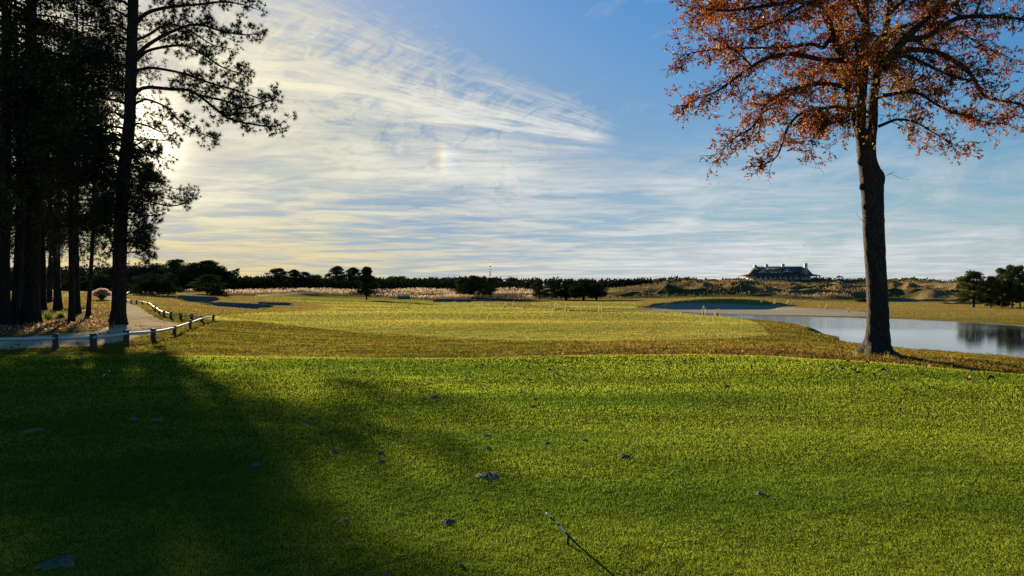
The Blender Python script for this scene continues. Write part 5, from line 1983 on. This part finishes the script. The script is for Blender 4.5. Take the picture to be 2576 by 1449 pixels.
plume(256, 754, 44, 27, 'pink plumed grass clump beside the path left of the thick pine')
plume(117, 744, 26, 22, 'pale pink grass clump half hidden behind the thickest trunk', (.45, .36, .31), 200)
for X, Y, w_, h_, lb in ((93, 812, 26, 30, 'tuft of green grass at the foot of the thickest trunk'), (118, 803, 26, 26, 'tuft of yellow green grass right of the thickest trunk'), (152, 799, 20, 20, 'tuft of grass below the flared dark tree')):
    B = hit(X, Y)
    s_ = B[1] / F
    n = 130
    P = np.stack([rng.normal(0, w_ * s_ * .25, n), rng.normal(0, w_ * s_ * .25, n), np.full(n, -.02)], 1)
    V, T = tufts(P, np.array([[0, 0, 1.0]]) + np.zeros((n, 3)), h_ * s_, .022, 2, .45)
    o = obj('grass_tuft', new_mesh('grass_tuft', V, [T], M['blade'], np.repeat(jit((.12, .13, .03), n), 6, 0)), None, B)
    tag(o, lb, 'grass tuft', 'green tufts on the grove floor')

# a few stalks at the foot of the autumn tree
for X, Y, h_, lb in ((2150, 898, 22, 'pale grass stalks at the left root of the autumn tree'), (2232, 905, 28, 'pale grass stalks in front of the autumn tree trunk'), (2262, 902, 22, 'pale grass stalks at the right root of the autumn tree')):
    B = hit(X, Y)
    n = 9
    P = np.stack([rng.normal(0, .06, n), rng.normal(0, .04, n), np.zeros(n)], 1)
    V, T = tufts(P, np.array([[0, 0, 1.0]]) + np.zeros((n, 3)), h_ * B[1] / F, .016, 1, .3)
    o = obj('grass_stalks', new_mesh('grass_stalks', V, [T], M['blade'], np.repeat(jit((.24, .24, .10), n), 3, 0)), None, B)
    tag(o, lb, 'grass tuft', 'stalks at the foot of the autumn tree')

# ------------------------------------------------------------------ standing reed bundles along the creek and the pond
REED = [(1270, 774, 13, 'dry reed bundle at the upper end of the dark creek bank'), (1291, 771, 13, 'dry reed bundle second along the creek, bent top'), (1317, 774, 6, 'tiny reed tuft above the dark creek bank'),
        (1392, 783, 12, 'short dry reeds at the foot of the paired creek bundle'), (1397, 782, 18, 'tall dry reed bundle of the left pair by the creek'), (1403, 780, 10, 'small dry reeds right of the left creek pair'),
        (1424, 783, 13, 'single dry reed bundle midway along the creek'), (1451, 784, 17, 'taller reed bundle of the right creek pair'), (1457, 784, 13, 'darker reed bundle of the right creek pair'),
        (1509, 785, 17, 'lone tall dry reed bundle right of the creek pairs'), (1768, 793, 21, 'dry reed bundle with a pale bent head at the pond tip'), (1801, 794, 14, 'broad dry reed bundle at the pond tip'), (1806, 794, 16, 'pointed dry reed bundle at the pond tip'),
        (1948, 767, 12, 'reed tuft at the left end of the far sandy bank'), (1981, 765, 10, 'reed tuft on the far bank above the sand'), (1993, 766, 10, 'reed tuft on the far bank right of its twin'),
        (2060, 776, 10, 'reed tuft on the far bank edge in a thin row'), (2078, 777, 12, 'reed tuft on the far bank at the end of the row'), (2134, 785, 10, 'reed tuft on the mound left of the autumn tree trunk'), (1915, 764, 9, 'reed tuft on the lip of the big bunker')]
for X, Y, h_, lb in REED:
    B = hit(X, Y)
    s_ = B[1] / F
    H = h_ * s_
    n = 42
    t = thing('reed_bundle', lb, 'reeds', B, 'standing dry reed bundles')
    P = np.stack([rng.normal(0, H * .10, n), rng.normal(0, H * .10, n), np.full(n, -.05)], 1)
    V, T = tufts(P, np.array([[.04, 0, 1.0]]) + np.zeros((n, 3)), H, .05, 1, .10)
    hd = np.stack([rng.normal(.04 * H, H * .05, 16), rng.normal(0, H * .05, 16), H * rng.uniform(.78, .98, 16)], 1)
    V2, T2 = tufts(hd, np.array([[.5, 0, .7]]) + np.zeros((16, 3)), H * .20, .06, 3, .6)
    obj('stems', new_mesh('stems', V, [T], M['dry'], np.repeat(jit((.30, .25, .12), n), 3, 0)), t)
    obj('plume_leaves', new_mesh('plume_leaves', V2, [T2], M['dry'], np.repeat(jit((.42, .37, .20), 16), 9, 0)), t)

# ------------------------------------------------------------------ sticks propped on pegs on the tee
def prop_stick(xc, yc, ang, L, H, pegf, label):
    """rod lying from the turf up over a short peg"""
    z0 = zf(xc, yc)
    t = thing('tee_stick', label, 'stick', (xc, yc, z0), 'white tipped sticks propped on the tee')
    dv = np.array([math.cos(ang) * L, math.sin(ang) * L, H])
    mb = MB()
    f = np.linspace(0, .42, 6)[:, None]
    mb.tube(dv * f + np.array([0, 0, -.004]) * (1 - f), .0058, 10)
    mb.obj('rod', M['black'], t)
    for a, b, mt in ((.42, .60, 'white'), (.60, .67, 'black'), (.67, .70, 'white'), (.70, .72, 'black'), (.72, .74, 'white'), (.74, .88, 'black'), (.88, .90, 'white'), (.90, 1.0, 'white')):
        mb = MB()
        mb.tube([dv * a, dv * b], .0062 if mt == 'white' else .0058, 10)
        mb.obj('band', M[mt], t)
    p = dv * pegf
    mb = MB()
    mb.tube([(p[0], p[1], -.03), (p[0], p[1], p[2] * .5), (p[0] , p[1], p[2] + .004)], [.008, .0075, .007], 10)
    mb.obj('peg', M['black'], t)


B = hit(1455, 1371)
prop_stick(B[0], B[1], math.atan2(.02, -.205), .207, .20, .33, 'black and white stick propped on a peg in the near lawn')
B = hit(1180, 962)
prop_stick(B[0], B[1], math.atan2(.05, -.16), .17, .19, .42, 'dark stick with a white tip propped near the far edge of the tee')
B = hit(247, 957)
prop_stick(B[0], B[1], math.atan2(.05, .2), .20, .18, .34, 'dark stick with a white tip leaning right in the shade of the grove')

# ------------------------------------------------------------------ sandy worm casts and divots on the tee
CAST = [(767, 1063, 40, 'left of the lawn, farthest back of the pale casts'), (840, 1136, 30, 'left one of three in the row left of centre'), (955, 1140, 28, 'upper one of the close pair left of centre'), (958, 1162, 36, 'lower one of the close pair left of centre'),
        (645, 1170, 26, 'at the edge of the shade left of the close pair'), (1225, 1098, 28, 'upper one of two stacked at the centre'), (1225, 1129, 30, 'lower one of two stacked at the centre'), (1380, 1084, 20, 'tiny, right of the stacked two'),
        (1376, 1116, 28, 'right of the stacked two, under a tiny one'), (1470, 1109, 24, 'small, right of the cast under the tiny one'), (1346, 1004, 22, 'small dark, far back at the centre'), (1229, 1198, 82, 'largest and palest, in the middle of the near lawn'),
        (868, 1313, 34, 'faint, near the shade at lower left'), (1127, 1313, 52, 'dark and lumpy, below the largest one'), (1568, 1149, 44, 'farthest right of the row'), (150, 1416, 110, 'wide and flat, in deep shade at the lower left corner'),
        (400, 1057, 40, 'flat, in the shade near the left stick'), (335, 1055, 30, 'flat, beside another in the shade near the left stick'), (82, 1085, 50, 'flat, deep in the shade at far left'), (1090, 1000, 42, 'thin and flat, below the far stick'),
        (1160, 1424, 22, 'small, near the bottom edge'), (972, 1450, 40, 'cut by the bottom edge'), (1910, 1243, 34, 'dark, on the right half of the near lawn'), (1342, 1024, 20, 'thin, under the small dark one far back')]
for i, (X, Y, wpx, lb) in enumerate(CAST):
    B = hit(X, Y)
    s_ = B[1] / F
    R = wpx * s_ / 2 * .74
    m, k = 18, 34
    r = np.linspace(0, 1, m)[:, None] * np.ones((1, k))
    th = np.ones((m, 1)) * np.linspace(0, 2 * PI, k, endpoint=False)[None]
    ir = 1 + .28 * np.sin(3 * th + i) + .18 * np.sin(5 * th + 2.3 * i) + .10 * np.sin(9 * th + i * i)
    flat = 'flat' in lb or 'thin' in lb
    x = r * R * ir * np.cos(th)
    y = r * R * 1.25 * ir * np.sin(th)
    hgt = (.010 if flat else min(.008, .10 * R))
    z = hgt * (1 - r ** 2) * (1 + .75 * rng.normal(size=r.shape) * (r < .97)) - .012 * r ** 3 + .012 * (1 - r)
    z = z + np.where(r > .9, -.01, 0)
    V = np.stack([x, y, z + .005], -1).reshape(-1, 3)
    ii = (np.arange(m - 1)[:, None] * k)
    jj = np.arange(k)[None]
    Q = np.stack([ii + jj, ii + k + jj, ii + k + (jj + 1) % k, ii + (jj + 1) % k], -1).reshape(-1, 4)
    mb = MB().add(V, Q=Q)
    # loose crumbs pressed onto the heap
    for c_ in range(22 if not flat else 6):
        a, q = rng.uniform(0, 2 * PI), R * rng.uniform(.1, .85)
        s0 = rng.uniform(.003, .007)
        p0 = np.array([q * math.cos(a), q * math.sin(a) * 1.2, hgt * (1 - (q / R) ** 2) + .008])
        tt = np.linspace(-1, 1, 5)
        Pc = p0 + np.stack([0 * tt, 0 * tt, tt * s0], 1)
        mb.tube(Pc, s0 * np.sqrt(np.maximum(1 - tt ** 2, .05)), 6, rough=.2)
    o = mb.obj('sand_cast', None, None, False, loc=B)
    if 'sandcast' not in M:
        M['sandcast'] = simple('worm_cast_sand', (.18, .135, .08), .95, .6, 90, (1, 1, 1), 1.0, .01)
    o.data.materials.append(M['sandcast'])
    tag(o, ('sandy cast on the lawn, ' + lb), 'sand cast', 'sandy casts on the tee')

# ------------------------------------------------------------------ single fallen leaves lying on the tee
LEAF = [(265, 180), (430, 170), (670, 187), (340, 228), (475, 245), (250, 268), (370, 262), (510, 270), (550, 305), (175, 235), (740, 322), (865, 287), (1345, 330), (1085, 487), (1150, 525), (1440, 488), (1450, 195),
        (1105, 185), (1365, 223), (1930, 275), (1840, 242), (1913, 253), (1915, 387), (2170, 387), (1090, 755), (2490, 488), (2560, 290)]
LEAF = [(2044 + a * .2064, 882 + b * .2064) for a, b in LEAF] + [(1560, 919), (1720, 913), (1790, 912), (775, 926), (1385, 938), (1312, 950), (760, 1113), (1830, 983), (1890, 930), (1195, 1271)]
LPROT = []
for v_ in range(4):
    m = 7
    t_ = np.linspace(0, 1, m)
    L, Wd = 1.0, .42
    z = .34 * np.sin(PI * t_ * (.8 + .15 * v_)) + .06 * v_
    wv_ = Wd / 2 * np.sin(PI * np.clip(t_ * .92 + .06, 0, 1)) ** .8
    cup = .16 + .05 * v_
    V = np.concatenate([np.stack([t_ - .5, wv_, z + cup * wv_ / .2], 1), np.stack([t_ - .5, 0 * t_, z], 1), np.stack([t_ - .5, -wv_, z + cup * wv_ / .2], 1)])
    Q = []
    for i in range(m - 1):
        Q += [(i, i + 1, m + i + 1, m + i), (m + i, m + i + 1, 2 * m + i + 1, 2 * m + i)]
    mb = MB().add(V, Q=Q)
    mb.tube([(-.5, 0, z[0]), (-.64, .02, z[0] - .02), (-.8, .0, max(0, z[0] - .1))], .02, 5)
    me = mb.mesh('fallen_leaf', None, True)
    me.materials.append(simple('fallen_leaf_brown_%d' % v_, [(.13, .06, .03), (.10, .055, .035), (.20, .10, .04), (.08, .045, .03)][v_], .7, .3, 8))
    LPROT.append(me)
for i, (X, Y) in enumerate(LEAF):
    B = hit(X, Y)
    o = obj('fallen_leaf', LPROT[i % 4], None, B + np.array([0, 0, .016]))
    s = rng.uniform(.09, .15) * min(1.0, B[1] / 12.5)
    o.scale = (s, s, s)
    o.rotation_euler = (rng.normal(0, .25), rng.normal(0, .25), rng.uniform(0, 2 * PI))
    tag(o, 'curled brown fallen leaf lying on the tee lawn', 'leaf', 'single fallen leaves on the tee')
